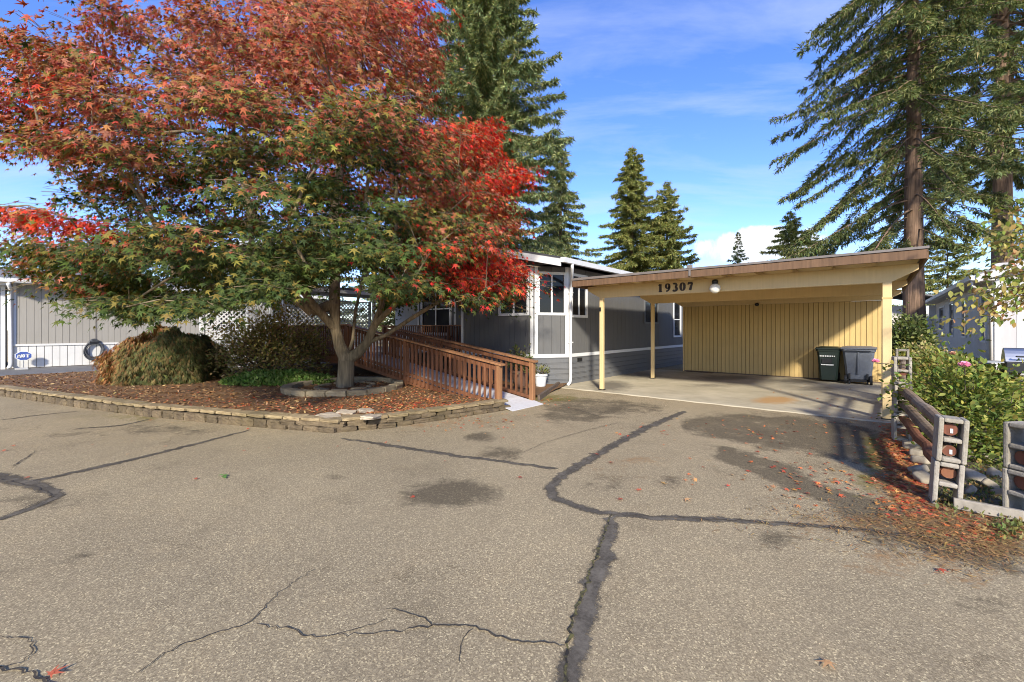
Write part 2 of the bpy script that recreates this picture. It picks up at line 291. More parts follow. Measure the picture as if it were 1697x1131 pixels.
# ---------------------------------------------------------------- mesh helpers
W = {}                                        # world translation of each object
class MB:
    def __init__(s): s.v = []; s.f = []
    def add(s, vs_, fs):
        o = len(s.v); s.v += [tuple(p) for p in vs_]; s.f += [tuple(i+o for i in q) for q in fs]; return s
    def box(s, x0, x1, y0, y1, z0, z1):
        return s.add([(x0, y0, z0), (x1, y0, z0), (x1, y1, z0), (x0, y1, z0), (x0, y0, z1), (x1, y0, z1), (x1, y1, z1), (x0, y1, z1)],
                     [(0, 3, 2, 1), (4, 5, 6, 7), (0, 1, 5, 4), (1, 2, 6, 5), (2, 3, 7, 6), (3, 0, 4, 7)])
    def bar(s, p, q, wdt, hgt, up=(0, 0, 1)):                 # a rectangular bar from p to q
        p, q = Vector(p), Vector(q); d = (q-p).normalized(); u = Vector(up)
        sd = d.cross(u)
        if sd.length < 1e-4: sd = d.cross(Vector((0, 1, 0)))
        sd.normalize(); u = sd.cross(d); a = sd*wdt/2; b = u*hgt/2
        return s.add([p-a-b, p+a-b, p+a+b, p-a+b, q-a-b, q+a-b, q+a+b, q-a+b],
                     [(0, 1, 2, 3), (4, 7, 6, 5), (0, 4, 5, 1), (1, 5, 6, 2), (2, 6, 7, 3), (3, 7, 4, 0)])
    def prism(s, pts, z0, z1):
        n = len(pts); vs_ = [(p[0], p[1], z0) for p in pts]+[(p[0], p[1], z1) for p in pts]
        return s.add(vs_, [tuple(range(n-1, -1, -1)), tuple(range(n, 2*n))]+[(i, (i+1) % n, n+(i+1) % n, n+i) for i in range(n)])
    def extr(s, pts, vec):                                    # 3-d polygon pushed along vec
        n = len(pts); v = Vector(vec); vs_ = [Vector(p) for p in pts]+[Vector(p)+v for p in pts]
        return s.add(vs_, [tuple(range(n-1, -1, -1)), tuple(range(n, 2*n))]+[(i, (i+1) % n, n+(i+1) % n, n+i) for i in range(n)])
    def tube(s, pts, rad, n=8, cap=True, closed=False):
        pts = [Vector(p) for p in pts]; m = len(pts); rad = rad if hasattr(rad, '__len__') else [rad]*m
        ref = None; rings = []
        for i, p in enumerate(pts):
            d = (pts[min(i+1, m-1)]-pts[max(i-1, 0)]) if not closed else (pts[(i+1) % m]-pts[i-1])
            d.normalize()
            if ref is None: ref = d.orthogonal().normalized()
            ref = (ref-d*ref.dot(d)); ref = ref.normalized() if ref.length > 1e-5 else d.orthogonal().normalized()
            b = d.cross(ref); rings.append([p+(ref*math.cos(2*math.pi*k/n)+b*math.sin(2*math.pi*k/n))*rad[i] for k in range(n)])
        vs_ = [q for r in rings for q in r]; fs = []
        for i in range(m if closed else m-1):
            a, b = i*n, ((i+1) % m)*n
            for k in range(n): fs.append((a+k, a+(k+1) % n, b+(k+1) % n, b+k))
        if cap and not closed: fs += [tuple(range(n-1, -1, -1)), tuple(range((m-1)*n, m*n))]
        return s.add(vs_, fs)
    def lathe(s, c, prof, n=20):
        vs_ = []; m = len(prof)
        for r, z in prof: vs_ += [(c[0]+r*math.cos(2*math.pi*k/n), c[1]+r*math.sin(2*math.pi*k/n), c[2]+z) for k in range(n)]
        fs = [(i*n+k, i*n+(k+1) % n, (i+1)*n+(k+1) % n, (i+1)*n+k) for i in range(m-1) for k in range(n)]
        fs += [tuple(range(n-1, -1, -1)), tuple(range((m-1)*n, m*n))]
        return s.add(vs_, fs)
    def build(s, name, mat, parent=None, bevel=0, smooth=False):
        me = bpy.data.meshes.new(name); me.from_pydata([tuple(p) for p in s.v], [], s.f); me.update()
        me.materials.append(M[mat])
        if smooth: me.polygons.foreach_set('use_smooth', [True]*len(me.polygons))
        return link(name, me, parent, bevel=bevel)
def link(name, me, parent=None, loc=(0, 0, 0), bevel=0, rot=None, scale=None):
    o = bpy.data.objects.new(name, me); col.objects.link(o); loc = Vector(loc); W[o] = loc
    if parent is not None: o.parent = parent; o.location = loc-W[parent]
    else: o.location = loc
    if rot is not None: o.rotation_euler = rot
    if scale is not None: o.scale = scale
    if bevel:
        b = o.modifiers.new('bevel', 'BEVEL'); b.width = bevel; b.segments = 2; b.limit_method = 'ANGLE'
    return o
def tag(o, label=None, cat=None, group=None, kind=None):
    if label: o['label'] = label
    if cat: o['category'] = cat
    if group: o['group'] = group
    if kind: o['kind'] = kind
    return o
def thing(name, loc, label, cat, group=None):
    o = bpy.data.objects.new(name, None); o.empty_display_size = .2; col.objects.link(o); o.location = loc; W[o] = Vector(loc)
    return tag(o, label, cat, group)
_ub = {}
def ubox(name, mat, c, size, parent, rotz=0.0, bev=0.0):     # box piece sharing one mesh per material
    k = (name, mat)
    if k not in _ub:
        me = bpy.data.meshes.new(name); b = MB().box(-.5, .5, -.5, .5, -.5, .5); me.from_pydata(b.v, [], b.f); me.update(); me.materials.append(M[mat]); _ub[k] = me
    return link(name, _ub[k], parent, c, rot=(0, 0, rotz), scale=size)
def npmesh(name, V, F, mat, parent=None, colr=None, smooth=False, loc=(0, 0, 0)):
    V = np.asarray(V, np.float32); F = np.asarray(F, np.int32); me = bpy.data.meshes.new(name); nf, k = F.shape
    me.vertices.add(len(V)); me.vertices.foreach_set('co', V.ravel()); me.loops.add(nf*k); me.loops.foreach_set('vertex_index', F.ravel())
    me.polygons.add(nf); me.polygons.foreach_set('loop_start', np.arange(0, nf*k, k, dtype=np.int32))
    if smooth: me.polygons.foreach_set('use_smooth', np.ones(nf, bool))
    me.update(calc_edges=True)
    if colr is not None:
        c = np.ones((len(V), 4), np.float32); c[:, :3] = colr
        a = me.attributes.new('Col', 'FLOAT_COLOR', 'POINT'); a.data.foreach_set('color', c.ravel())
    me.materials.append(M[mat]); return link(name, me, parent, loc)
def unit(a): return a/np.maximum(np.linalg.norm(a, axis=-1, keepdims=True), 1e-6)
def scatter(T, TF, pos, axis, normal, size, colr):           # copies of a small leaf template
    axis = unit(axis); b = unit(np.cross(normal, axis)); nrm = np.cross(axis, b)
    fr = np.stack([b, axis, nrm], 1)                          # rows: x, y, z of the template
    V = np.einsum('mk,nkj->nmj', T, fr)*np.asarray(size).reshape(-1, 1, 1)+pos[:, None, :]
    n, m = len(pos), len(T); F = (TF[None]+(np.arange(n)*m)[:, None, None]).reshape(-1, TF.shape[1])
    return V.reshape(-1, 3), F, np.repeat(colr, m, 0)
def leaf_template(lobes=((90, 1.0), (38, .92), (142, .92), (-12, .62), (192, .62)), notch=.34, w=26, droop=.16):
    L = sorted(lobes); V = [(0, 0, 0)]; F = []
    for a, r in L:
        a0, a1, am = R_(a-w), R_(a+w), R_(a); i = len(V)
        V += [(notch*math.cos(a0), notch*math.sin(a0), .03), (r*math.cos(am), r*math.sin(am), -droop*r), (notch*math.cos(a1), notch*math.sin(a1), .03)]
        F.append((0, i, i+1, i+2))
    return np.array(V), np.array(F)
def star_leaf(lobes=((90, 1.0), (38, .92), (142, .92), (-12, .62), (192, .62)), hw=.20, droop=.16):
    V, F = [], []
    for a, r_ in lobes:
        c, s_ = math.cos(R_(a)), math.sin(R_(a)); i = len(V)
        V += [(-s_*hw*r_-c*.10, c*hw*r_-s_*.10, .03), (s_*hw*r_-c*.10, -c*hw*r_-s_*.10, .03), (r_*c, r_*s_, -droop*r_)]; F.append((i, i+1, i+2))
    return np.array(V), np.array(F)
MAPLE_T, MAPLE_F = star_leaf()
OVAL_T = np.array([(0, 0, 0), (.26, .42, .05), (0, 1, -.06), (-.26, .42, .05)]); OVAL_F = np.array([(0, 1, 2, 3)])
OVAL6_T = np.array([(0, 0, 0), (.22, .25, .05), (.27, .55, .05), (0, 1, -.08), (-.27, .55, .05), (-.22, .25, .05)]); OVAL6_F = np.array([(0, 1, 2, 3), (0, 3, 4, 5)])
def vnoise(p, seed=0, f=1.0):                                 # cheap smooth noise, -1..1
    r = np.random.default_rng(seed); s = np.zeros(len(p))
    for k in range(6):
        d = r.normal(size=3); d /= np.linalg.norm(d); s += np.sin((p@d)*f*(1+.55*k)+r.uniform(0, 6.28))/(1+.35*k)
    return s/2.6
# ---------------------------------------------------------------- ground
xs = np.unique(np.concatenate([[-600, -300, -150, -80, -50, -38], np.arange(-30, -21, .5), np.arange(-21, 2.61, .09), np.arange(3, 12, .5), [20, 40, 80, 150, 300, 600]]))
ys = np.unique(np.concatenate([[-600, -300, -150, -80, -40, -20, -10, -6], np.arange(-3, 10.5, .09), np.arange(11, 20, .5), [30, 50, 80, 150, 300, 600, 900]]))
XX, YY = np.meshgrid(xs, ys); gv = np.stack([XX.ravel(), YY.ravel(), np.zeros(XX.size)], 1)
nx = len(xs); ii = (np.arange(len(ys)-1)[:, None]*nx+np.arange(nx-1)[None]).ravel(); gf = np.stack([ii, ii+1, ii+nx+1, ii+nx], 1)
ground = npmesh('asphalt_road', gv, gf, 'asphalt'); tag(ground, kind='structure')
near = (gv[:, :2]@CF) > 1.2
BL = [(0, 750, 817, 82, 25, 1.0), (0, 832, 752, 42, 12, .8), (0, 795, 724, 28, 9, .8), (0, 930, 690, 40, 10, .8), (0, 1060, 676, 45, 9, .6),
      (0, 1330, 770, 170, 40, .25),
      (0, 1460, 850, 90, 20, .9), (0, 1540, 890, 120, 22, .8), (0, 1640, 905, 90, 25, .7), (0, 950, 665, 60, 6, .8), (0, 1110, 800, 30, 14, .5), (0, 1010, 800, 60, 20, .35), (0, 270, 712, 90, 9, .6), (0, 120, 720, 60, 6, .5), (0, 555, 790, 22, 6, .7), (0, 60, 830, 70, 14, .5),
      (0, 150, 922, 22, 5, .8), (0, 1640, 1000, 80, 20, .5), (0, 1280, 890, 60, 18, .45), (0, 700, 1050, 40, 14, .3),
      (1, 1452, 752, 26, 40, 1), (1, 1440, 800, 30, 25, .7), (1, 910, 660, 60, 8, .8), (1, 240, 690, 150, 10, .45), (1, 1480, 800, 24, 26, .8),
      (2, 1500, 800, 55, 40, 1), (2, 1560, 870, 110, 30, 1), (2, 1650, 890, 70, 34, 1), (2, 1480, 740, 30, 60, .8), (2, 700, 700, 160, 12, .45), (2, 1400, 870, 120, 20, .6), (2, 1500, 930, 140, 26, .55), (2, 1040, 770, 90, 30, .3), (2, 1620, 950, 60, 30, .6)]
def stains_on(V, blobs, mask):
    C = np.zeros((len(V), 4), np.float32); C[:, 3] = 1
    for ch, px, py, rx, ry, s in blobs:
        c = np.array(G(px, py))[:2]; a = np.array(G(px+rx, py))[:2]-c; b = (np.array(G(px, py+ry))[:2]-np.array(G(px, py-ry))[:2])/2
        q = (V[:, :2]-c)@np.linalg.inv(np.stack([a, b], 1)).T; r = np.sqrt((q**2).sum(1))
        C[:, ch] = np.maximum(C[:, ch], s*np.clip(1.35-r, 0, 1))
    C[~mask, :3] = 0
    if len(V) > 20000:
        ix = np.where(mask & (V[:, 0] > -8) & (V[:, 0] < 2.5) & (V[:, 1] > 2) & (V[:, 1] < 10))[0]; gx, gy, _ = PX(V[ix]); q = np.stack([gx, gy], 1); rr = np.random.default_rng(5)
        nx_, ny_ = vnoise(V[ix], 71, 2.2), vnoise(V[ix], 72, 2.2)
        for poly, val in DAMP:
            acc = np.zeros(len(ix))
            for _k in range(8): acc += in_poly(q+np.stack([nx_*14, ny_*5], 1)+rr.normal(0, 1, 2)*[9, 3], poly)
            C[ix, 0] = np.maximum(C[ix, 0], val*acc/8)
    return C
DAMP = [([(1125, 692), (1180, 682), (1300, 690), (1445, 704), (1462, 765), (1400, 770), (1350, 750), (1262, 742), (1190, 724), (1120, 712)], .85), ([(1165, 735), (1235, 748), (1300, 772), (1345, 795), (1440, 825), (1540, 850), (1500, 868), (1400, 855), (1330, 822), (1265, 800), (1180, 765)], .95), ([(1380, 838), (1500, 845), (1600, 880), (1697, 900), (1697, 960), (1560, 920), (1430, 888)], .75), ([(900, 668), (1000, 660), (1120, 680), (1040, 690), (960, 700), (890, 692)], .7), ([(1280, 700), (1430, 712), (1450, 740), (1340, 730)], .9)]
def in_poly(P, poly):
    x, y = P[:, 0], P[:, 1]; c = np.zeros(len(P), bool); n = len(poly)
    for i in range(n):
        (x1, y1), (x2, y2) = poly[i], poly[(i+1) % n]
        c ^= ((y1 > y) != (y2 > y)) & (x < (x2-x1)*(y-y1)/(y2-y1+1e-12)+x1)
    return c
at = ground.data.attributes.new('stain', 'FLOAT_COLOR', 'POINT'); at.data.foreach_set('color', stains_on(gv, BL, near).ravel())
# sealed cracks and open cracks, thin uneven sheets on the asphalt
def strip(name, px, width, mat, z, seed, jag=.14, step=.07, wob=.012):
    r = np.random.default_rng(seed); pts = np.array([G(*p)[:2] for p in px]); out = []
    for a, b in zip(pts[:-1], pts[1:]):
        n = max(2, int(np.linalg.norm(b-a)/step)); out += [a+(b-a)*k/n for k in range(n)]
    out.append(pts[-1]); Q = np.array(out); n = len(Q)
    k = np.ones(5)/5
    for ax in range(2): Q[2:-2, ax] = np.convolve(Q[:, ax], k, 'valid')
    d = np.gradient(Q, axis=0); nrm = unit(np.stack([-d[:, 1], d[:, 0]], 1)); Q = Q+nrm*r.normal(0, wob, (n, 1))
    wd = np.interp(np.linspace(0, 1, n), np.linspace(0, 1, len(width)), width)
    wl = wd/2*(1+jag*r.normal(size=n)); wr = wd/2*(1+jag*r.normal(size=n))
    wl[[0, -1]] *= .2; wr[[0, -1]] *= .2
    L = Q+nrm*np.maximum(wl, .002)[:, None]; Rr = Q-nrm*np.maximum(wr, .002)[:, None]
    i = np.arange(n-1)
    if mat != 'sealant':
        V = np.concatenate([np.c_[L, np.full(n, z)], np.c_[Rr, np.full(n, z)]]); F = np.stack([i, i+n, i+n+1, i+1], 1); return npmesh(name, V, F, mat, ground)
    L2, R2 = Q+(L-Q)*1.35, Q+(Rr-Q)*1.35
    V = np.concatenate([np.c_[L2, np.full(n, z)], np.c_[Q, np.full(n, z)], np.c_[R2, np.full(n, z)]]); F = np.concatenate([np.stack([i, i+n, i+n+1, i+1], 1), np.stack([i+n, i+2*n, i+2*n+1, i+n+1], 1)])
    e = np.r_[np.ones(n), np.zeros(n), np.ones(n)]; return npmesh(name, V, F, mat, ground, np.stack([e, e, e], 1))
strip('sealed_crack', [(1135, 682), (1062, 714), (1000, 748), (955, 775), (920, 798), (906, 818), (925, 831), (975, 846), (1012, 853), (1080, 858), (1200, 863), (1340, 871), (1440, 881), (1560, 893)], [.10, .14, .15, .14, .13, .13, .10, .09, .07, .05], 'sealant', .0045, 1)
strip('sealed_crack', [(565, 727), (640, 738), (750, 755), (850, 768), (925, 778)], [.05, .09, .10, .08, .07], 'sealant', .004, 2)
strip('sealed_crack', [(1016, 856), (1008, 900), (988, 960), (968, 1020), (955, 1075), (940, 1131), (930, 1250)], [.09, .12, .13, .12, .10, .10, .10], 'sealant', .004, 3)
strip('sealed_crack', [(415, 713), (330, 735), (230, 760), (120, 785), (35, 803)], [.04, .09, .10, .11, .08], 'sealant', .0045, 4)
strip('sealed_crack', [(-60, 770), (0, 792), (55, 803), (104, 822), (60, 842), (0, 862), (-80, 885)], [.10, .13, .16, .16, .12, .09, .08], 'sealant', .005, 5)
strip('sealed_crack', [(0, 697), (60, 689), (130, 682)], [.05, .07, .04], 'sealant', .004, 6)
strip('sealed_crack', [(120, 712), (200, 706), (250, 695)], [.05, .09, .03], 'sealant', .004, 16)
for k, (p, wd) in enumerate([([(1010, 853), (1080, 858), (1200, 863), (1340, 871), (1440, 881), (1560, 893)], [.006, .010, .008, .012]), ([(1130, 684), (1062, 714), (1000, 748), (955, 775), (918, 801)], [.004, .007, .006]), ([(600, 732), (750, 755), (850, 768), (925, 778)], [.004, .006, .004]), ([(330, 735), (230, 760), (120, 785), (35, 803)], [.003, .006, .008]), ([(0, 795), (60, 808), (90, 824), (0, 858)], [.008, .012, .006])]):
    strip('open_crack', p, wd, 'crack_dry', .0095, 60+k, .5, .04, .012)
strip('open_crack', [(1014, 853), (1003, 880), (997, 905), (980, 948), (967, 985), (951, 1020), (941, 1062), (939, 1100), (934, 1131), (930, 1250)], [.008, .014, .016, .018, .016, .014, .012], 'crack', .009, 7, .55, .03, .008)
for k, (p, wd) in enumerate([([(640, 1011), (699, 1022), (717, 1040)], [.004, .006, .005]), ([(560, 1056), (660, 1048), (717, 1040), (753, 1037), (789, 1042), (830, 1058), (857, 1067), (902, 1067), (936, 1072)], [.003, .007, .011, .009, .009]),
      ([(225, 1118), (270, 1085), (330, 1060), (385, 1046), (415, 1032), (460, 985), (520, 945)], [.004, .006, .006, .003, .002]), ([(425, 1037), (480, 1043), (512, 1060), (560, 1054), (600, 1041), (640, 1030)], [.004, .006, .006, .004]),
      ([(0, 1060), (45, 1057), (58, 1075), (40, 1100), (20, 1106), (-20, 1112)], [.004, .005, .005, .004]), ([(-10, 1108), (30, 1112), (70, 1128), (100, 1150)], [.012, .01, .006]), ([(20, 775), (50, 755), (60, 748)], [.01, .012, .006]),
      ([(870, 750), (900, 735), (980, 712), (1030, 700)], [.006, .008, .006]), ([(930, 672), (990, 690), (1040, 694)], [.01, .015, .01]), ([(760, 1100), (765, 1060), (783, 1044)], [.002, .004, .004])]):
    strip('open_crack', p, wd, 'crack_dry', .0085, 20+k, .45, .025, .007)
# far ground sheet edges are the same asphalt; neighbour driveway and carport slab
drive = MB().add([(-26.0, -8, .004), (-20.4, -8, .004), (-20.4, 12, .004), (-26.0, 12, .004)], [(0, 1, 2, 3)]).build('driveway', 'asphalt_dark'); tag(drive, kind='structure')
sx = np.arange(-6.64, .36, .08); sy = np.arange(9.62, 16.45, .08); SX, SY = np.meshgrid(sx, sy)
sv = np.stack([SX.ravel(), SY.ravel(), np.full(SX.size, .014)], 1)
lo_ = sv[:, 1] < 9.63; sv[lo_, 1] += .02*np.sin(sv[lo_, 0]*9)
n_ = len(sx); ii = (np.arange(len(sy)-1)[:, None]*n_+np.arange(n_-1)[None]).ravel(); sf = np.stack([ii, ii+1, ii+n_+1, ii+n_], 1)
skirt_v = [(x, y-.01, -.02) for x, y, z in sv[:n_]]
sv2 = np.concatenate([sv, skirt_v]); k0 = len(sv); sk = np.array([(k0+i, k0+i+1, i+1, i) for i in range(n_-1)])
slab = npmesh('carport_slab', sv2, np.concatenate([sf, sk]), 'concrete'); tag(slab, kind='structure')
SB = [(0, 1200, 627, 60, 5, .9), (0, 1330, 632, 60, 5, .9), (0, 1360, 645, 40, 5, .8), (0, 1180, 640, 50, 4, .6), (1, 1285, 664, 42, 7, 1), (0, 1340, 668, 50, 4, .5), (0, 1010, 640, 40, 10, .9), (0, 1060, 622, 50, 8, .7), (0, 1250, 690, 200, 4, .4)]
at = slab.data.attributes.new('stain', 'FLOAT_COLOR', 'POINT'); at.data.foreach_set('color', stains_on(sv2, SB, np.ones(len(sv2), bool)).ravel())
# raised bed
WALL = [G(843, 679)[:2], (-5.72, 5.2), (-5.98, 3.95), (-6.35, 3.2), (-7.75, 2.55), (-10.1, 1.6), (-12.89, .73), (-15.92, -.17), (-19.0, -1.15)]
bed_poly = [(-5.62, 6.4)]+[(p[0]-.12, p[1]+.14) for p in WALL[1:]]+[(-19.9, -1.0), (-20.2, -.4), (-20.2, 9.3), (-10.3, 9.3), (-10.3, 6.4)]
def in_poly(P, poly):
    x, y = P[:, 0], P[:, 1]; c = np.zeros(len(P), bool); n = len(poly)
    for i in range(n):
        (x1, y1), (x2, y2) = poly[i], poly[(i+1) % n]
        c ^= ((y1 > y) != (y2 > y)) & (x < (x2-x1)*(y-y1)/(y2-y1+1e-12)+x1)
    return c
def bed_z(x, y):
    x, y = np.asarray(x, float), np.asarray(y, float); p = np.stack([x, y, 0*x], -1).reshape(-1, 3)
    n = vnoise(p, 3, 1.3).reshape(x.shape)*.025+vnoise(p, 4, 5).reshape(x.shape)*.010
    return .175+.05*np.exp(-((x+9.9)**2+(y-5.2)**2)/6)+n
import bmesh
def poly_sheet(name, poly, zf, mat, grid=.16):
    P0 = np.array(poly); bx = np.arange(P0[:, 0].min(), P0[:, 0].max()+grid, grid); by = np.arange(P0[:, 1].min(), P0[:, 1].max()+grid, grid)
    bm = bmesh.new(); vs_ = [bm.verts.new((x, y, 0)) for x, y in poly]; bm.faces.new(vs_)
    for x in bx[1:-1]: bmesh.ops.bisect_plane(bm, geom=bm.verts[:]+bm.edges[:]+bm.faces[:], plane_co=(x, 0, 0), plane_no=(1, 0, 0))
    for y in by[1:-1]: bmesh.ops.bisect_plane(bm, geom=bm.verts[:]+bm.edges[:]+bm.faces[:], plane_co=(0, y, 0), plane_no=(0, 1, 0))
    co = np.array([v.co for v in bm.verts]); z = zf(co[:, 0], co[:, 1])
    for v, q in zip(bm.verts, z): v.co.z = q
    bmesh.ops.recalc_face_normals(bm, faces=bm.faces[:])
    me = bpy.data.meshes.new(name); bm.to_mesh(me); bm.free(); me.materials.append(M[mat])
    if me.polygons[0].normal.z < 0: me.flip_normals()
    return link(name, me)
bed = poly_sheet('mulch_bed', bed_poly, bed_z, 'mulch'); tag(bed, kind='structure')
sb_ = poly_sheet('soil_strip', [(-10.2, 7.45), (-6.1, 7.45), (-5.9, 7.9), (-6.3, 9.3), (-6.6, 10.2), (-7.2, 9.4), (-10.2, 9.4)], lambda x, y: .05+.02*np.sin(x*5)*np.cos(y*4), 'mulch'); tag(sb_, kind='structure')
gd = poly_sheet('garden_soil', [(.42, 5.5), (3.5, 5.95), (12, 7), (12, 22.2), (.45, 22.2), (.45, 9.0)], lambda x, y: .03+.03*vnoise(np.stack([x, y, 0*x], -1), 9, 2.0), 'soil', .35); tag(gd, kind='structure')
# ---------------------------------------------------------------- rough blocks
def rough_block(seed, sx, sy, sz, amp=.012, cuts=3):
    r = random.Random(seed); bm = bmesh.new(); bmesh.ops.create_cube(bm, size=1)
    bmesh.ops.subdivide_edges(bm, edges=bm.edges[:], cuts=cuts, use_grid_fill=True)
    for v in bm.verts:
        p = v.co; e = sum(abs(abs(c)-.5) < 1e-4 for c in p)
        f = 1-.05*max(0, e-1)
        v.co = Vector((p.x*sx*f, p.y*sy*f, p.z*sz*f))+Vector((r.uniform(-1, 1), r.uniform(-1, 1), r.uniform(-.6, .6)))*amp
    me = bpy.data.meshes.new('block'); bm.to_mesh(me); bm.free(); return me
wall = thing('retaining_wall', (-9, 2, 0), 'low two-course wall of rough tan concrete blocks edging the mulch bed', 'wall')
bl = [rough_block(k, .288, .21, .086, .009) for k in range(7)]
cap = [rough_block(40+k, .345, .25, .055, .008) for k in range(5)]
for m in bl: m.materials.append(M['wall_block'])
for m in cap: m.materials.append(M['cap_stone'])
WP = np.array(WALL); seg = np.linalg.norm(np.diff(WP, axis=0), axis=1); cum = np.r_[0, np.cumsum(seg)]
def along(s):
    i = min(np.searchsorted(cum, s, 'right')-1, len(seg)-1); f_ = (s-cum[i])/seg[i]; p = WP[i]+(WP[i+1]-WP[i])*f_; d = (WP[i+1]-WP[i])/seg[i]
    s2 = min(s+.15, cum[-1]); j = min(np.searchsorted(cum, s2, 'right')-1, len(seg)-1); d2 = (WP[j+1]-WP[j])/seg[j]; dd = d+d2
    return p, math.atan2(dd[1], dd[0]), np.array([d[1], -d[0]])
tall = [rough_block(30+k, .262, .20, .142, .010, 4) for k in range(6)]
for m in tall: m.materials.append(M['wall_block'])
SPLIT = 4.3
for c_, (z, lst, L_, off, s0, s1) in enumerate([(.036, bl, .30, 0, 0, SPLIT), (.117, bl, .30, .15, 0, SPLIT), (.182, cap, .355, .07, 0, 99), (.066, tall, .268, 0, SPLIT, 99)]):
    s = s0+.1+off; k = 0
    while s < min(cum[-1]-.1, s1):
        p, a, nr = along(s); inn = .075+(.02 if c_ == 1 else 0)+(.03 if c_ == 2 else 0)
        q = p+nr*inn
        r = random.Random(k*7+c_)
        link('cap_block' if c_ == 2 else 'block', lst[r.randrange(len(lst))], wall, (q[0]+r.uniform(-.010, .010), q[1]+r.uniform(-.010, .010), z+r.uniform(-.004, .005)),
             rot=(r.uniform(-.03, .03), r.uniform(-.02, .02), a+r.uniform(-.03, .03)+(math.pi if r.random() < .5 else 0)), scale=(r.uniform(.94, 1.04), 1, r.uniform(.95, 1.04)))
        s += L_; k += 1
curb = thing('bed_curb', (-20.3, 2, 0), 'pale concrete kerb between the mulch bed and the neighbouring driveway', 'curb')
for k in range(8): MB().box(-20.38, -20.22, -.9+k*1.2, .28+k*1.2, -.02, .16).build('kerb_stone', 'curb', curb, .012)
# ring round the maple
TREE = np.array(G(572, 640, .22)[:2])
ring = thing('stone_ring', (*TREE, .15), 'ring of grey paving blocks round the foot of the red maple', 'edging')
rb = [rough_block(80+k, .40, .22, .13, .008) for k in range(4)]
for m in rb: m.materials.append(M['ring_block'])
rc = (TREE+np.array(G(570, 668, .2)[:2]))/2+np.array([-.45, .35]); 
cam_dir = unit(np.array([[-TREE[0], -TREE[1]]]))[0]
rc = TREE+cam_dir*.25
for k in range(20):
    a = 2*math.pi*k/20; rr = 1.22; p = rc+rr*np.array([math.cos(a), math.sin(a)]); r = random.Random(k)
    link('block', rb[k % 4], ring, (p[0], p[1], float(bed_z(p[0], p[1]))+.05), rot=(r.uniform(-.04, .04), r.uniform(-.04, .04), a+math.pi/2+r.uniform(-.06, .06)))
inner = thing('inner_stone_ring', (*TREE, .2), 'small inner ring of half-buried stones close to the maple trunk', 'edging')
for k in range(9):
    a = 2*math.pi*k/9; p = TREE+.62*np.array([math.cos(a), math.sin(a)])
    link('block', rb[k % 4], inner, (p[0], p[1], float(bed_z(p[0], p[1]))+.0), rot=(.03, .02, a+math.pi/2), scale=(.9, .55, .6))
for k, (px, py, s_, lab) in enumerate([(545, 690, 1.1, 'large pinkish tan flagstone lying on mulch, the one farthest from the ramp'), (575, 683, .85, 'long narrow flagstone lying highest among the loose flat stones on mulch'), (606, 681, .7, 'small flagstone half covered by red leaves behind the loose flat stones'), (615, 692, .95, 'tilted buff flagstone lying against the top of the block wall, nearest the ramp')]):
    p = G(px, py, .2); m = rough_block(60+k, .34*s_, .24*s_, .05, .014); m.materials.append(M['flag'])
    o = link('flagstone', m, None, (p[0], p[1], float(bed_z(p[0], p[1]))+.025), rot=(.05, .06, k*.7)); tag(o, lab, 'flagstone', 'loose flagstones on the mulch')
# ---------------------------------------------------------------- buildings
def siding(parent, a, b, z0, z1, pitch, mat, opens=(), gap=.010, thick=.018, name='siding_board', off=0.0):
    a, b = np.array(a), np.array(b); L = np.linalg.norm(b-a); d = (b-a)/L; nr = np.array([d[1], -d[0]]); ang = math.atan2(d[1], d[0])
    cuts = sorted(set([0, L]+[round(x, 4) for x in np.arange(pitch, L, pitch)]+[e for o in opens for e in o[:2] if 0 < e < L]))
    for s0, s1 in zip(cuts[:-1], cuts[1:]):
        if s1-s0 < .02: continue
        zs = [(z0, z1)]; m = (s0+s1)/2
        for o in opens:
            if o[0]-1e-4 <= m <= o[1]+1e-4:
                zs = [q for lo, hi in zs for q in ((lo, min(hi, o[2])), (max(lo, o[3]), hi)) if q[1]-q[0] > .02]
        g0 = gap/2
        for lo, hi in zs:
            c = a+d*m+nr*(thick/2+off); ubox(name, mat, (c[0], c[1], (lo+hi)/2), (s1-s0-2*g0, thick, hi-lo), parent, ang)
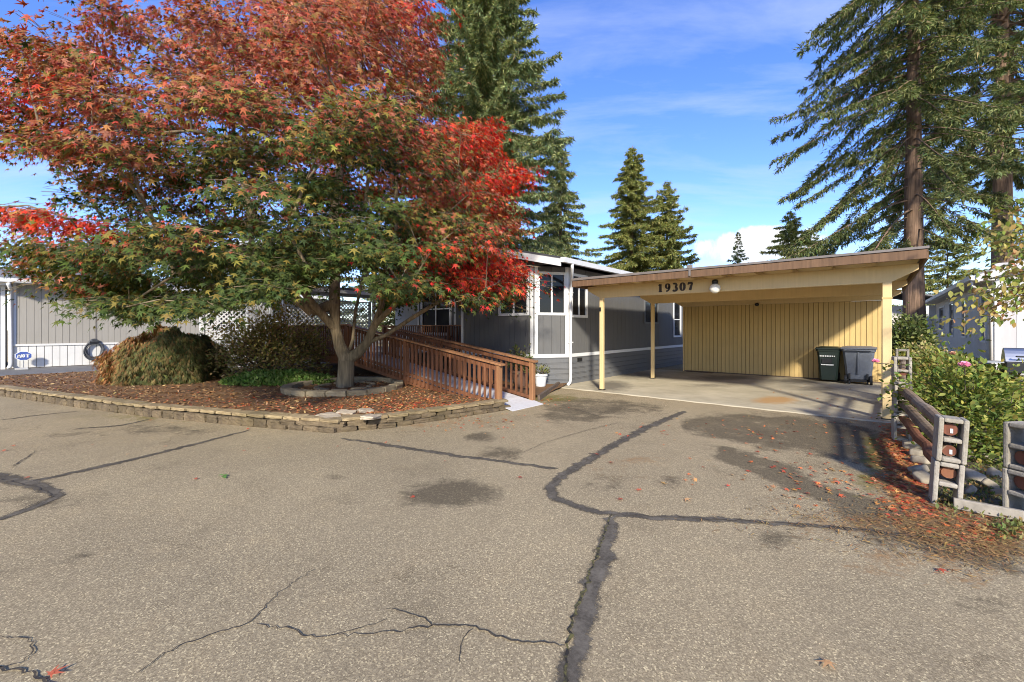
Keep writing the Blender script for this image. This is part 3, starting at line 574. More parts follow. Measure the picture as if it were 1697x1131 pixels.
def window(parent, a, b, s0, s1, z0, z1, off=.02, fw=.075, mull=1, hbar=None, frame_mat='white_trim', name='window', deep=.05):
    a, b = np.array(a), np.array(b); d = (b-a)/np.linalg.norm(b-a); nr = np.array([d[1], -d[0]])
    def P3(s, n, z): q = a+d*s+nr*n; return (q[0], q[1], z)
    def blk(mb, u0, u1, w0, w1, n0, n1):
        mb.add([P3(u0, n0, w0), P3(u1, n0, w0), P3(u1, n0, w1), P3(u0, n0, w1), P3(u0, n1, w0), P3(u1, n1, w0), P3(u1, n1, w1), P3(u0, n1, w1)],
               [(0, 1, 2, 3), (4, 7, 6, 5), (0, 4, 5, 1), (1, 5, 6, 2), (2, 6, 7, 3), (3, 7, 4, 0)][:] ); return mb
    f_ = MB(); n0, n1 = -.01, off+.03
    blk(f_, s0-fw, s1+fw, z0-fw, z0, n0, n1); blk(f_, s0-fw, s1+fw, z1, z1+fw, n0, n1); blk(f_, s0-fw, s0, z0, z1, n0, n1); blk(f_, s1, s1+fw, z0, z1, n0, n1)
    fr = f_.build(name, frame_mat, parent); 
    blk(MB(), s0, s1, z0, z1, .002, .008).build('pane', 'window_glass', fr)
    for k in range(mull):
        m = s0+(s1-s0)*(k+1)/(mull+1); blk(MB(), m-.022, m+.022, z0, z1, .008, off+.012).build('mullion', frame_mat, fr)
    if hbar is not None: blk(MB(), s0, s1, hbar-.02, hbar+.02, .008, off+.010).build('glazing_bar', frame_mat, fr)
    s = MB(); blk(s, s0-.02, s1+.02, z0-.02, z0-.0, .008, off+.02)
    return fr
def trim(parent, a, b, z0, z1, s, wdt=.1, off=.028, mat='white_trim', name='corner_trim'):
    a, b = np.array(a), np.array(b); d = (b-a)/np.linalg.norm(b-a); nr = np.array([d[1], -d[0]]); c = a+d*s+nr*(off/2)
    return ubox(name, mat, (c[0], c[1], (z0+z1)/2), (wdt, off, z1-z0), parent, math.atan2(d[1], d[0]))
# --- the main home
home = thing('main_home', (-10, 12, 0), 'dark grey sided single-storey home with white trim and clipped corner beside the carport', 'house')
A, B = (-7.25, 9.47), (-6.66, 10.31)
foot = [(-10.2, 9.47), A, B, (-6.66, 28), (-14.0, 28), (-14.0, 10.6), (-10.2, 10.6)]
def inset(poly, d):  # crude inward move for the backing core
    c = np.array(poly).mean(0); return [tuple(np.array(p)) for p in poly]
MB().prism(foot, 0, 3.36).build('wall_core', 'grey_backing', home)
FW = (-10.2, 9.47); lenF = 2.95; lenC = math.dist(A, B); BK = (-6.66, 28)
# openings: s0, s1, z0, z1
siding(home, FW, A, .86, 3.34, .205, 'grey_siding', [(1.72, 2.72, 2.05, 3.12)])
window(home, FW, A, 1.72, 2.72, 2.05, 3.12)
siding(home, A, B, .86, 3.34, .257, 'grey_siding', [(.12, lenC-.12, 2.05, 3.12)])
window(home, A, B, .15, lenC-.15, 2.05, 3.12)
siding(home, B, BK, .86, 3.34, .30, 'grey_siding', [(.16, .92, 2.0, 3.12), (5.25, 6.5, 1.86, 2.6), (8.3, 9.1, 1.3, 2.75)])
window(home, B, BK, .16, .92, 2.0, 3.12); window(home, B, BK, 5.25, 6.5, 1.86, 2.6, frame_mat='grey_skirt'); window(home, B, BK, 8.3, 9.1, 1.3, 2.75, hbar=2.0, mull=0)
RW0, RW1 = (-14.0, 10.6), (-10.2, 10.6)
siding(home, RW0, RW1, .86, 3.34, .205, 'grey_siding', [(.35, 1.95, 1.45, 3.0)])
window(home, RW0, RW1, .35, 1.95, 1.45, 3.0, fw=.11, hbar=2.35)
siding(home, (-10.2, 10.6), (-10.2, 9.47), .86, 3.34, .205, 'grey_siding')
siding(home, (-14.0, 28), (-14.0, 10.6), .86, 3.34, .6, 'grey_siding')
for p, q, s_ in ((FW, A, .05), (FW, A, lenF-.06), (A, B, .055), (A, B, lenC-.055), (B, BK, .06), (RW0, RW1, .06), (RW0, RW1, 2.25), (RW0, RW1, 3.72)):
    trim(home, p, q, .84, 3.34, s_, .1, .034)
for p, q in ((FW, A), (A, B), (B, BK), (RW0, RW1)):
    a_, b_ = np.array(p), np.array(q); L_ = math.dist(p, q); d_ = (b_-a_)/L_; nr = np.array([d_[1], -d_[0]]); c = (a_+b_)/2+nr*.022
    ubox('band_board', 'white_trim', (c[0], c[1], .835), (L_+.02, .05, .095), home, math.atan2(d_[1], d_[0]))
    for k in range(5):
        c = (a_+b_)/2+nr*(.008+.004*(k % 2)); ubox('skirting_strip', 'grey_skirt', (c[0], c[1], .078+k*.155), (L_+.01, .03, .13), home, math.atan2(d_[1], d_[0]))
        ubox('skirting_rib', 'grey_skirt', (c[0]+nr[0]*.016, c[1]+nr[1]*.016, .150+k*.155), (L_+.012, .026, .022), home, math.atan2(d_[1], d_[0]))
# roof with low gable end to the road
RZ, EZ, RX, EXR, EXL = 4.38, 3.40, -10.2, -6.12, -14.3
def slope(x0, z0, x1, z1, y0, y1, th): return MB().extr([(x0, y0, z0), (x1, y0, z1), (x1, y0, z1+th), (x0, y0, z0+th)], (0, y1-y0, 0))
rf = slope(RX, RZ, EXR, EZ, 9.12, 28.5, .05).build('roof', 'roof_shingle', home); slope(EXL, EZ, RX, RZ, 9.12, 28.5, .05).build('roof', 'roof_shingle', home)
slope(RX, RZ-.2, EXR, EZ-.2, 9.09, 9.13, .18).build('gable_fascia', 'white_trim', home); slope(EXL, EZ-.2, RX, RZ-.2, 9.09, 9.13, .18).build('gable_fascia', 'white_trim', home)
slope(RX, RZ-.06, EXR+.02, EZ-.06, 9.135, 28.4, .055).build('soffit', 'soffit', home); slope(EXL, EZ-.06, RX, RZ-.06, 9.135, 28.4, .055).build('soffit', 'soffit', home)
MB().extr([(-14.0, 9.5, 3.36), (-6.7, 9.5, 3.36), (-6.7, 9.5, 3.44), (RX, 9.5, RZ-.08), (-14.0, 9.5, 3.44)], (0, .05, 0)).build('gable_wall', 'grey_siding', home)
g_ = MB().extr([(EXR, 9.1, EZ-.10), (EXR+.10, 9.1, EZ-.10), (EXR+.13, 9.1, EZ+.02), (EXR, 9.1, EZ+.02)], (0, 19.3, 0)).build('gutter', 'white_trim', home)
sp = MB().tube([(EXR+.06, 9.55, EZ-.1), (EXR+.05, 9.58, EZ-.2), (-6.35, 10.0, EZ-.42), (-6.52, 10.22, EZ-.58), (-6.55, 10.25, EZ-.8), (-6.55, 10.25, .22), (-6.53, 10.2, .10), (-6.46, 9.98, .05)], .042, 10).build('downspout', 'white_trim', home, smooth=True)
for z in (1.2, 2.6): MB().box(-6.61, -6.49, 10.23, 10.30, z, z+.03).build('bracket', 'white_trim', home)
MB().box(-6.655, -6.62, 12.35, 12.75, 2.72, 2.78).build('wall_vent', 'white_trim', home)
MB().box(-6.645, -6.62, 10.75, 11.0, .62, .74).build('skirting_vent', 'dark_iron', home)
# --- neighbouring home on the left
nb = thing('neighbour_home', (-30, 5, 0), 'taupe ribbed neighbouring home with white skirting seen behind the maple', 'house')
NA, NB_ = (-26.1, 0.02), (-26.1, 12.0)     # its long wall faces +x
a_, b_ = NA, NB_
MB().prism([(-26.1, 0.0), (-26.1, 12), (-33.5, 12), (-33.5, 0.0)], 0, 3.45).build('wall_core', 'neighbour_backing', nb)
opn = [(7.0, 8.3, 1.5, 2.9), (9.6, 10.4, .9, 2.9)]
siding(nb, a_, b_, .98, 3.42, .20, 'neighbour_grey', opn); window(nb, a_, b_, *opn[0]); window(nb, a_, b_, *opn[1], mull=0, hbar=2.0)
siding(nb, a_, b_, .03, .90, .22, 'skirt_white', name='skirting_panel', gap=.016)
siding(nb, (-33.5, 0), (-26.1, 0), .03, 3.42, .3, 'neighbour_grey')
ubox('band_board', 'skirt_white', (-26.08, 6.0, .94), (.07, 12.0, .08), nb)
for y in (.08, 2.42, 11.9): trim(nb, a_, b_, .98, 3.42, y, .09 if y < 1 else .03, .03, 'white_trim' if y < 1 else 'neighbour_backing')
slope(-33.9, 3.5, -29.8, 4.3, -.4, 12.4, .06).build('roof', 'roof_shingle_grey', nb); slope(-29.8, 4.3, -25.5, 3.5, -.4, 12.4, .06).build('roof', 'roof_shingle_grey', nb)
MB().box(-26.1, -25.52, -.38, 12.38, 3.40, 3.46).build('soffit', 'soffit', nb)
MB().extr([(-25.5, -.4, 3.40), (-25.38, -.4, 3.40), (-25.36, -.4, 3.55), (-25.5, -.4, 3.55)], (0, 12.8, 0)).build('gutter', 'white_trim', nb)
MB().tube([(-25.45, -.05, 3.4), (-25.45, -.05, 3.3), (-26.02, 0.0, 3.1), (-26.03, 0.0, .2), (-25.8, -.05, .06)], .06, 10).build('downspout', 'white_trim', nb, smooth=True)
MB().box(-25.75, -25.2, 0.1, .45, .005, .05).build('splash_block', 'curb', nb, .01)
# dark screened porch next to it
por = thing('screened_porch', (-27, -2, 0), 'dark screened porch with white posts adjoining the taupe neighbouring home', 'porch')
MB().box(-27.6, -27.5, -6, -.1, 0, 3.3).build('screen', 'dark_iron', por); MB().box(-27.6, -25.6, -6, -.12, 3.3, 3.42).build('porch_roof', 'white_trim', por); 
for k in range(3): MB().box(-26.4-.35*k, -26.05-.35*k, -3, -.5, 0.005, .2+.2*k).build('step', 'curb', por)
for y in (-.2, -2.4, -4.6): MB().box(-26.2, -26.08, y-.06, y+.06, 0, 3.3).build('post', 'white_trim', por)
# --- home on the right
rh = thing('right_home', (7, 30, 0), 'pale grey home with tall narrow windows and white skirting beyond the roses', 'house')
RA, RB = (3.2, 41.0), (3.2, 22.45)
MB().prism([(3.2, 22.45), (11, 22.45), (11, 41), (3.2, 41)], 0, 3.42).build('wall_core', 'right_backing', rh)
wins = [(41-y1, 41-y0, z0, z1) for y0, y1, z0, z1 in ((23.75, 24.6, 1.15, 3.1), (28.4, 29.5, 1.25, 2.95), (32.5, 34.0, 1.25, 2.95), (36.6, 39.0, 1.55, 2.9))]
siding(rh, RA, RB, .50, 3.40, .40, 'right_grey', wins); siding(rh, RA, RB, .03, .44, .8, 'skirt_white', name='skirting_panel')
for w_ in wins: window(rh, RA, RB, *w_, mull=0, hbar=(w_[2]+w_[3])/2, fw=.08)
siding(rh, RB, (11, 22.45), .5, 3.9, .5, 'right_front'); siding(rh, RB, (11, 22.45), .03, .44, .5, 'skirt_white', name='skirting_panel')
trim(rh, RA, RB, .46, 3.4, 18.47, .14, .035); trim(rh, RB, (11, 22.45), .46, 3.6, .07, .14, .035)
ubox('band_board', 'skirt_white', (3.185, 31.7, .47), (.06, 18.6, .06), rh); ubox('band_board', 'skirt_white', (7.1, 22.43, .47), (7.9, .06, .06), rh)
slope(7.1, 5.1, 11.6, 3.5, 22.0, 41.5, .08).build('roof', 'roof_shingle_grey', rh); slope(2.7, 3.45, 7.1, 5.1, 22.0, 41.5, .08).build('roof', 'roof_shingle_grey', rh)
slope(2.7, 3.22, 7.1, 4.87, 21.96, 22.0, .25).build('gable_fascia', 'right_front', rh)
MB().extr([(3.2, 22.46, 3.42), (11, 22.46, 3.42), (7.1, 22.46, 5.0)], (0, .1, 0)).build('gable_wall', 'right_front', rh)
MB().extr([(2.7, 22.0, 3.30), (2.56, 22.0, 3.32), (2.53, 22.0, 3.47), (2.7, 22.0, 3.47)], (0, 19.4, 0)).build('gutter', 'white_trim', rh)
MB().box(2.7, 3.2, 22.02, 41.4, 3.28, 3.32).build('soffit', 'right_grey', rh)
MB().tube([(2.62, 22.15, 3.3), (2.62, 22.15, 3.1), (3.1, 22.35, 2.95), (3.12, 22.36, .1)], .045, 8).build('downspout', 'right_grey', rh, smooth=True)
MB().tube([(2.62, 41.2, 3.3), (2.62, 41.2, 0.1)], .05, 8).build('downspout', 'white_trim', rh, smooth=True)
for k in range(3): MB().box(7.2, 10.4, 22.40, 22.44, .9+k*.7, 1.5+k*.7).build('shutter_panel', 'right_front', rh, .01)
# --- a home far behind between the trunks
fh = thing('far_home', (1, 46, 0), 'distant white-trimmed home with porch railing seen between carport and pale grey home', 'house')
MB().box(-6, 5.5, 46, 54, 0, 3.4).build('wall', 'right_grey', fh); slope(-6.6, 3.35, 0, 4.7, 44.0, 54.5, .1).build('roof', 'roof_shingle_grey', fh); slope(0, 4.7, 6.2, 3.35, 44.0, 54.5, .1).build('roof', 'roof_shingle_grey', fh)
for k in range(5):
    x = -4.5+k*2.1; window(fh, (-6, 46), (5.5, 46), x+6, x+7.3, 1.6, 3.0, mull=1)
for k in range(6): MB().box(-5.9+k*2.2, -5.75+k*2.2, 44.2, 44.35, 0, 3.3).build('post', 'white_trim', fh)
MB().box(-5.9, 5.4, 44.2, 44.3, 1.75, 1.85).build('rail', 'white_trim', fh); MB().box(-5.9, 5.4, 44.2, 44.3, .85, .95).build('rail', 'white_trim', fh); MB().box(-6, 5.5, 44.2, 46, .0, .8).build('porch_floor', 'skirt_white', fh)
bal = MB()
for k in range(48): ubox('baluster', 'white_trim', (-5.75+k*.235, 44.25, 1.35), (.06, .05, .8), fh)
# --- lattice screen at the left end of the deck
lat = thing('lattice_screen', (-17.2, 7, 0), 'white diamond lattice screen standing behind the shrubs and maple trunk', 'lattice')
LX, LY0, LY1, LZ0, LZ1 = -17.2, 4.15, 10.4, .15, 2.75
lm = MB()
for sgn in (1, -1):
    c = -3.0
    while c < 9.5:
        # strip y = LY0 + c + t, z = LZ0 + t (or mirrored)
        t0, t1 = max(0, -c), min(LZ1-LZ0, (LY1-LY0)-c)
        if t1-t0 > .05:
            y0, y1, z0, z1 = c+t0, c+t1, LZ0+t0, LZ0+t1
            if sgn < 0: y0, y1 = (LY1-LY0)-y0, (LY1-LY0)-y1
            lm.bar((LX+.006*sgn, LY0+y0, z0), (LX+.006*sgn, LY0+y1, z1), .045, .010, (1, 0, 0))
        c += .155
tag(lm.build('lattice_strips', 'white_trim', lat), kind='stuff')
for y in (LY0, 6.3, 8.4, LY1): MB().box(LX-.05, LX+.05, y-.05, y+.05, .1, LZ1+.05).build('post', 'white_trim', lat)
for z in (LZ0, LZ1): MB().box(LX-.045, LX+.045, LY0+.06, LY1-.06, z-.03, z+.03).build('rail', 'white_trim', lat)
pr = thing('porch_cover', (-16, 8, 0), 'tan-edged porch roof over the deck behind the lattice screen', 'porch')
MB().box(-17.6, -14.4, 5.6, 12.5, 2.98, 3.06).build('roof', 'roof_shingle_grey', pr); MB().box(-17.64, -14.4, 5.54, 5.6, 2.86, 3.07).build('fascia', 'tan_beam', pr); MB().box(-14.46, -14.40, 5.6, 12.5, 2.86, 2.975).build('fascia', 'white_trim', pr)
for x, y in ((-14.6, 5.75), (-14.6, 9.0)): MB().box(x-.05, x+.05, y-.05, y+.05, .8, 2.97).build('post', 'white_trim', pr)
MB().box(-17.0, -14.2, 11.6, 11.7, 0.1, 2.97).build('back_wall', 'right_front', pr)
# ---------------------------------------------------------------- timber ramp and deck
ramp = thing('wheelchair_ramp', (-8, 6.8, 0), 'reddish brown timber ramp with balustrades climbing from the driveway to the porch', 'ramp')
RX0, RX1, RY0, RY1 = -5.60, -11.4, 6.30, 7.28
SL = .80/(RX0-RX1)
def rz(x): return .03+(RX0-x)*SL
nb_ = int((RX0-RX1)/.142)
tilt = math.atan(SL)
me = bpy.data.meshes.new('deck_board'); b_ = MB().box(-.068, .068, -.5, .5, -.018, .018); me.from_pydata(b_.v, [], b_.f); me.update(); me.materials.append(M['deck_grey'])
for k in range(nb_+1):
    x = RX0+.18-.142*(k+.5)
    if x > RX0: continue
    link('deck_board', me, ramp, (x, (RY0+RY1)/2, rz(x)), rot=(0, tilt, 0))
MB().extr([(RX0+.27, RY0-.02, .002), (RX0+.27, RY1+.0, .002), (RX0+.02, RY1+.0, .052), (RX0+.02, RY0-.02, .052)], (0, 0, .012)).build('landing_plate', 'deck_grey', ramp)
for y in (RY0-.05, RY1+.05):
    MB().extr([(RX0, y-.02, rz(RX0)-.02), (RX1, y-.02, rz(RX1)-.02), (RX1, y-.02, rz(RX1)-.22), (RX0-1.2, y-.02, rz(RX0-1.2)-.16), (RX0, y-.02, .012)], (0, .04, 0)).build('stringer', 'redwood', ramp)
def rail_side(y, x0, x1, z0f, parent, side, mat='redwood', capmat='redwood_light', lowz=None, pmin=.0):
    H = .86
    xs_ = np.arange(x0, x1, -.150)
    for x in xs_:
        ubox('baluster', mat, (x-.05, y+side*.045, z0f(x)-.10+(H+.06)/2), (.036, .036, H+.06), parent)
    p0, p1 = (x0+.10, y, z0f(x0+.10)+H+.005), (x1, y, z0f(x1)+H+.005)
    MB().bar(p0, p1, .145, .038).build('cap_rail', capmat, parent, .004)
    MB().bar((x0+.02, y+side*.0, z0f(x0)+H-.09), (x1, y, z0f(x1)+H-.09), .038, .09).build('top_rail', mat, parent, .003)
    MB().bar((x0+.0, y+side*.015, z0f(x0)+.06), (x1, y+side*.015, z0f(x1)+.06), .038, .07).build('bottom_rail', mat, parent, .003)
for y, side in ((RY0-.05, -1), (RY1+.05, 1)):
    rail_side(y, RX0-.05, RX1, rz, ramp, side)
    for k, x in enumerate((RX0-.06, -8.72, RX1+.1)):
        zb = .0 if y > RY1 else .12
        MB().box(x-.05, x+.05, y-.05+side*.0, y+.05, zb if abs(x) > 1 else 0, rz(x)+.84).build('post', 'redwood_light' if k == 0 else 'redwood', ramp, .006)
deck = thing('porch_deck', (-13.5, 7.5, 0), 'brown timber porch deck with balustrade at the head of the ramp', 'deck')
DZ = .83
for k in range(40):
    x = RX1-.07-.142*k
    if x < -17.0: break
    ubox('deck_board', 'deck_grey', (x, 8.3, DZ), (.136, 4.0, .036), deck)
MB().box(-17.0, RX1-.02, 6.25, 6.29, DZ-.26, DZ+.01).build('rim_board', 'redwood', deck)
for x in np.arange(RX1-.2, -16.9, -.118): ubox('baluster', 'redwood', (x, 6.22, DZ+.42), (.036, .036, .94), deck)
MB().box(-17.0, RX1-.05, 6.18, 6.32, DZ+.86, DZ+.90).build('cap_rail', 'redwood_light', deck); MB().box(-17.0, RX1-.05, 6.24, 6.28, DZ+.76, DZ+.86).build('top_rail', 'redwood', deck)
for x in (RX1-.1, -13.3, -15.2, -16.9): MB().box(x-.05, x+.05, 6.2, 6.3, .1, DZ+.86).build('post', 'redwood', deck)
for x in (-14.9, -11.5): MB().box(x-.05, x+.05, 10.0, 10.1, .1, DZ+.86).build('post', 'redwood', deck)
MB().box(-14.9, -10.3, 9.98, 10.12, DZ+.86, DZ+.90).build('cap_rail', 'redwood_light', deck)
for x in np.arange(-10.4, -14.8, -.13): ubox('baluster', 'redwood', (x, 10.05, DZ+.42), (.036, .036, .9), deck)
# ---------------------------------------------------------------- carport
cp = thing('carport', (-2.6, 13, 0), 'open yellow flat-roofed carport with house number on its front beam', 'carport')
PXL, PXR, PY0, PYM, SWY = -5.40, .16, 9.95, 13.27, 16.40
def beam(y, z0, z1, xl, xr, th, name='beam', cut=.36):
    return MB().extr([(xl, y, z1), (xl, y, z1-.10), (xl+cut, y, z0), (xr-cut, y, z0), (xr, y, z1-.10), (xr, y, z1)], (0, th, 0)).build(name, 'yellow_paint', cp, .006)
for x, y, s_ in ((PXL, PY0, .095), (PXR, PY0, .125), (PXL, PYM, .095), (PXR, PYM, .095)):
    MB().box(x-s_/2, x+s_/2, y-s_/2, y+s_/2, .012, 2.41).build('post', 'yellow_paint', cp, .006)
    MB().box(x-s_/2-.02, x+s_/2+.02, y-s_/2-.02, y+s_/2+.02, .015, .035).build('post_base', 'dark_iron', cp)
beam(PY0-.045, 2.40, 2.70, -5.80, .56, .09); beam(PYM-.045, 2.40, 2.70, -5.80, .56, .09); beam(SWY-.12, 2.42, 2.70, -5.80, .56, .09, cut=.3)
for k, x in enumerate(np.arange(-5.5, .5, .61)):
    ubox('rafter', 'yellow_paint', (x, 13.3, 2.745), (.045, 7.66, .085), cp)
MB().box(-5.86, .58, 9.45, 17.2, 2.795, 2.815).build('roof_deck', 'yellow_paint', cp)
MB().box(-5.92, .64, 9.40, 17.25, 2.815, 2.90).build('roof', 'roof_metal', cp)
rfz = MB().extr([(-5.93, 9.36, 2.67), (.63, 9.36, 2.71), (.63, 9.36, 2.86), (-5.93, 9.36, 2.82)], (0, .038, 0)).build('fascia_board', 'fascia_brown', cp, .004)
MB().box(.605, .645, 9.40, 17.2, 2.70, 2.84).build('fascia_board', 'fascia_brown', cp); MB().box(-5.965, -5.925, 9.40, 17.2, 2.67, 2.83).build('fascia_board', 'fascia_brown', cp)
MB().extr([(-5.94, 9.34, 2.83), (.65, 9.34, 2.865), (.65, 9.34, 2.905), (-5.94, 9.34, 2.87)], (0, .06, 0)).build('drip_edge', 'roof_metal', cp)
MB().box(-3.02, -2.98, 9.335, 9.358, 2.72, 2.90).box(-3.06, -2.94, 9.33, 9.35, 2.88, 2.95).build('roof_bracket', 'roof_metal', cp)
MB().box(PXL-.055, PXL+.0, PY0-.075, PY0-.05, 2.05, 2.15).build('post_hook', 'dark_iron', cp); MB().box(PXR-.07, PXR+.07, PY0-.07, PY0+.07, 2.12, 2.15).build('post_strap', 'yellow_wall', cp)
# storage wall at the back: one board after another
MB().box(-5.46, .20, SWY+.01, SWY+.06, .012, 2.42).build('wall_backing', 'yellow_backing', cp)
nbd = 44; pw = 5.64/nbd
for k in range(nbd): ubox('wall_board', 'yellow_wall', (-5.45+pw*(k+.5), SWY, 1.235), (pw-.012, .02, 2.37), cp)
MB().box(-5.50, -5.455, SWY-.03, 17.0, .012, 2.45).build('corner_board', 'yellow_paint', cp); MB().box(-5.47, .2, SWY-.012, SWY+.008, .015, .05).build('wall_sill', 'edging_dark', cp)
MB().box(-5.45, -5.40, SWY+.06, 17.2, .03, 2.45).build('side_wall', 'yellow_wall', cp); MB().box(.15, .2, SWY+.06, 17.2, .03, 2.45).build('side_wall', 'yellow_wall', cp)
mat_o = MB().box(-5.3, -4.4, 16.1, 16.36, .016, .03).build('door_mat', 'edging_dark'); tag(mat_o, 'flat dark mat against the foot of the yellow boarded wall', 'mat')
# house number, raised letters
def ribbon(mb, pts, hw, z=0):
    P = [Vector((p[0], p[1])) for p in pts]; n = len(P); L, R2 = [], []
    for i in range(n):
        d = (P[min(i+1, n-1)]-P[max(i-1, 0)]).normalized(); nn = Vector((-d.y, d.x)); h_ = (hw[i] if hasattr(hw, '__len__') else hw)*1.65
        L.append(P[i]+nn*h_); R2.append(P[i]-nn*h_)
    for i in range(n-1): mb.append([L[i], L[i+1], R2[i+1], R2[i]])
def arc(cx_, cy_, rx, ry, a0, a1, n=14): return [(cx_+rx*math.cos(R_(a0+(a1-a0)*k/n)), cy_+ry*math.sin(R_(a0+(a1-a0)*k/n))) for k in range(n+1)]
def thick(pts, lo=.035, hi=.085, cx_=.3): return [lo+(hi-lo)*min(1, abs(p[0]-cx_)/.22) for p in pts]
def digit(c):
    q = []
    if c == '1': ribbon(q, [(.32, .05), (.32, .97)], .09); ribbon(q, [(.1, .03), (.54, .03)], .035); ribbon(q, [(.1, .80), (.28, .95)], .045)
    if c == '0': p = arc(.32, .5, .24, .46, 0, 360, 24); ribbon(q, p, thick(p, .03, .09, .32))
    if c == '9': p = arc(.32, .68, .22, .28, 0, 360, 20); ribbon(q, p, thick(p, .035, .08, .32)); p = [(.54, .68), (.53, .42), (.44, .2), (.3, .06), (.14, .08)]; ribbon(q, p, [.08, .08, .065, .045, .07])
    if c == '3': p = arc(.30, .74, .2, .22, 150, -80, 14); ribbon(q, p, thick(p, .045, .085, .3)); p = arc(.29, .27, .24, .25, 85, -150, 14); ribbon(q, p, thick(p, .045, .09, .3))
    if c == '7': ribbon(q, [(.06, .9), (.58, .9)], .075); ribbon(q, [(.56, .88), (.42, .5), (.30, .03)], [.05, .075, .1]); ribbon(q, [(.08, .92), (.06, .68)], .035)
    return q
num = thing('house_number', (-3.5, PY0-.06, 2.4), 'dark raised house number 19307 fixed to the yellow carport beam', 'house number')
for i, c in enumerate('19307'):
    mb = MB(); x0 = -3.90+i*.170; sc_ = .185
    for q in digit(c): mb.extr([(x0+p.x*sc_*.98, PY0-.062, 2.462+p.y*sc_) for p in q], (0, .0145, 0))
    mb.build('numeral', 'number_black', num)
lampo = thing('beam_lamp', (-2.62, PY0-.1, 2.5), 'dark hooded lamp with pale bulb on the carport beam beside the number', 'lamp')
MB().lathe((-2.62, PY0-.14, 2.46), [(.02, .20), (.05, .19), (.062, .15), (.058, .10)][::-1], 18).build('hood', 'dark_iron', lampo, smooth=True)
MB().lathe((-2.62, PY0-.14, 2.38), [(.03, -.02), (.085, .01), (.115, .07), (.105, .13), (.055, .18)], 18).build('bulb', 'lamp_glass', lampo, smooth=True)
MB().bar((-2.62, PY0-.045, 2.6), (-2.62, PY0-.12, 2.6), .05, .05).build('arm', 'dark_iron', lampo)
cam2 = thing('security_camera', (-3.0, SWY-.1, 2.4), 'small black camera fixed high on the yellow boarded wall', 'camera')
cx3 = -3.02; MB().lathe((cx3, SWY-.17, 2.36), [(.03, 0), (.06, .02), (.065, .06), (.04, .10)], 14).build('housing', 'dark_iron', cam2, smooth=True); MB().bar((cx3, SWY-.10, 2.44), (cx3, SWY-.17, 2.44), .03, .03).build('mount', 'dark_iron', cam2)
# bins
def cart(name, loc, w0, w1, d0, d1, h, mat, label, rear=False):
    x, y, z = loc; o = thing(name, loc, label, 'bin', 'bins against the carport wall'); zb = z+.12
    def fr(k): return (w0+(w1-w0)*k)/2, (d0+(d1-d0)*k)/2
    mb = MB(); rings = []
    for k, zz_ in ((0, zb-.06), (.15, zb+.05), (.55, z+h*.55), (.86, z+h*.86), (.87, z+h*.86), (1, z+h*.93)):
        a, b = fr(k); e = .02 if k >= .87 else 0; a += e; b += e; c = .05
        rings.append([(x-a+c, y-b, zz_), (x+a-c, y-b, zz_), (x+a, y-b+c, zz_), (x+a, y+b-c, zz_), (x+a-c, y+b, zz_), (x-a+c, y+b, zz_), (x-a, y+b-c, zz_), (x-a, y-b+c, zz_)])
    vs_ = [p for r in rings for p in r]; fs = [(i*8+k, i*8+(k+1) % 8, (i+1)*8+(k+1) % 8, (i+1)*8+k) for i in range(len(rings)-1) for k in range(8)]+[tuple(range(7, -1, -1)), tuple(range(40, 48))]
    mb.add(vs_, fs).build('body', mat, o, .006)
    a, b = fr(1); l_ = MB(); zz_ = z+h*.93
    l_.add([(x-a-.035, y-b-.045, zz_), (x+a+.035, y-b-.045, zz_), (x+a+.035, y+b+.03, zz_), (x-a-.035, y+b+.03, zz_), (x-a-.035, y-b-.045, zz_+.03), (x+a+.035, y-b-.045, zz_+.03), (x+a+.035, y+b+.03, zz_+.045), (x-a-.035, y+b+.03, zz_+.045), (x-a*.7, y-b*.6, zz_+.07), (x+a*.7, y-b*.6, zz_+.07), (x+a*.7, y+b*.7, zz_+.075), (x-a*.7, y+b*.7, zz_+.075)],
           [(0, 3, 2, 1), (0, 1, 5, 4), (1, 2, 6, 5), (2, 3, 7, 6), (3, 0, 4, 7), (4, 5, 9, 8), (5, 6, 10, 9), (6, 7, 11, 10), (7, 4, 8, 11), (8, 9, 10, 11)]).build('lid', mat, o, .006)
    yw = y-b+.02 if rear else y+b-.06
    for s_ in (-1, 1):
        a0, _ = fr(.1); xw = x+s_*(a0-.0)
        MB().tube([(xw-.03, yw, z+.13), (xw+.03, yw, z+.13)], .125, 18).build('wheel', 'tyre_black', o)
    MB().tube([(x-a*.8, yw, z+.13), (x+a*.8, yw, z+.13)], .016, 8).build('axle', 'dark_iron', o)
    MB().tube([(x-a*.8, (y-b-.07 if rear else y+b+.07), z+h*.90), (x+a*.8, (y-b-.07 if rear else y+b+.07), z+h*.90)], .018, 8).build('handle', mat, o)
    return o, x, y-b, z
o, x, yf, z = cart('wheeled_bin', (-1.06, 15.98, .014), .42, .56, .46, .60, 1.05, 'bin_green', 'dark green wheeled bin with pale stripe and lettering against the yellow wall')
MB().box(x-.17, x+.13, yf+.005, yf+.05, z+.50, z+.53).build('stripe', 'label_white', o); MB().box(x-.14, x+.10, yf-.012, yf+.05, z+.56, z+.70).build('grab_recess', 'tyre_black', o)
for k in range(9): MB().box(x-.20+k*.042, x-.175+k*.042, yf-.012, yf+.05, z+.755, z+.79).build('lettering', 'label_white', o)
o, x, yf, z = cart('wheeled_bin', (-.36, 15.95, .014), .54, .74, .5, .66, 1.08, 'bin_grey', 'slate grey wheeled bin with axle and handle facing out beside the green bin', True)
MB().box(x-.25, x+.25, yf-.02, yf+.06, z+.10, z+.14).build('foot_bar', 'tyre_black', o); MB().box(x-.02, x+.02, yf-.012, yf+.05, z+.3, z+.92).build('seam_rib', 'bin_grey', o)
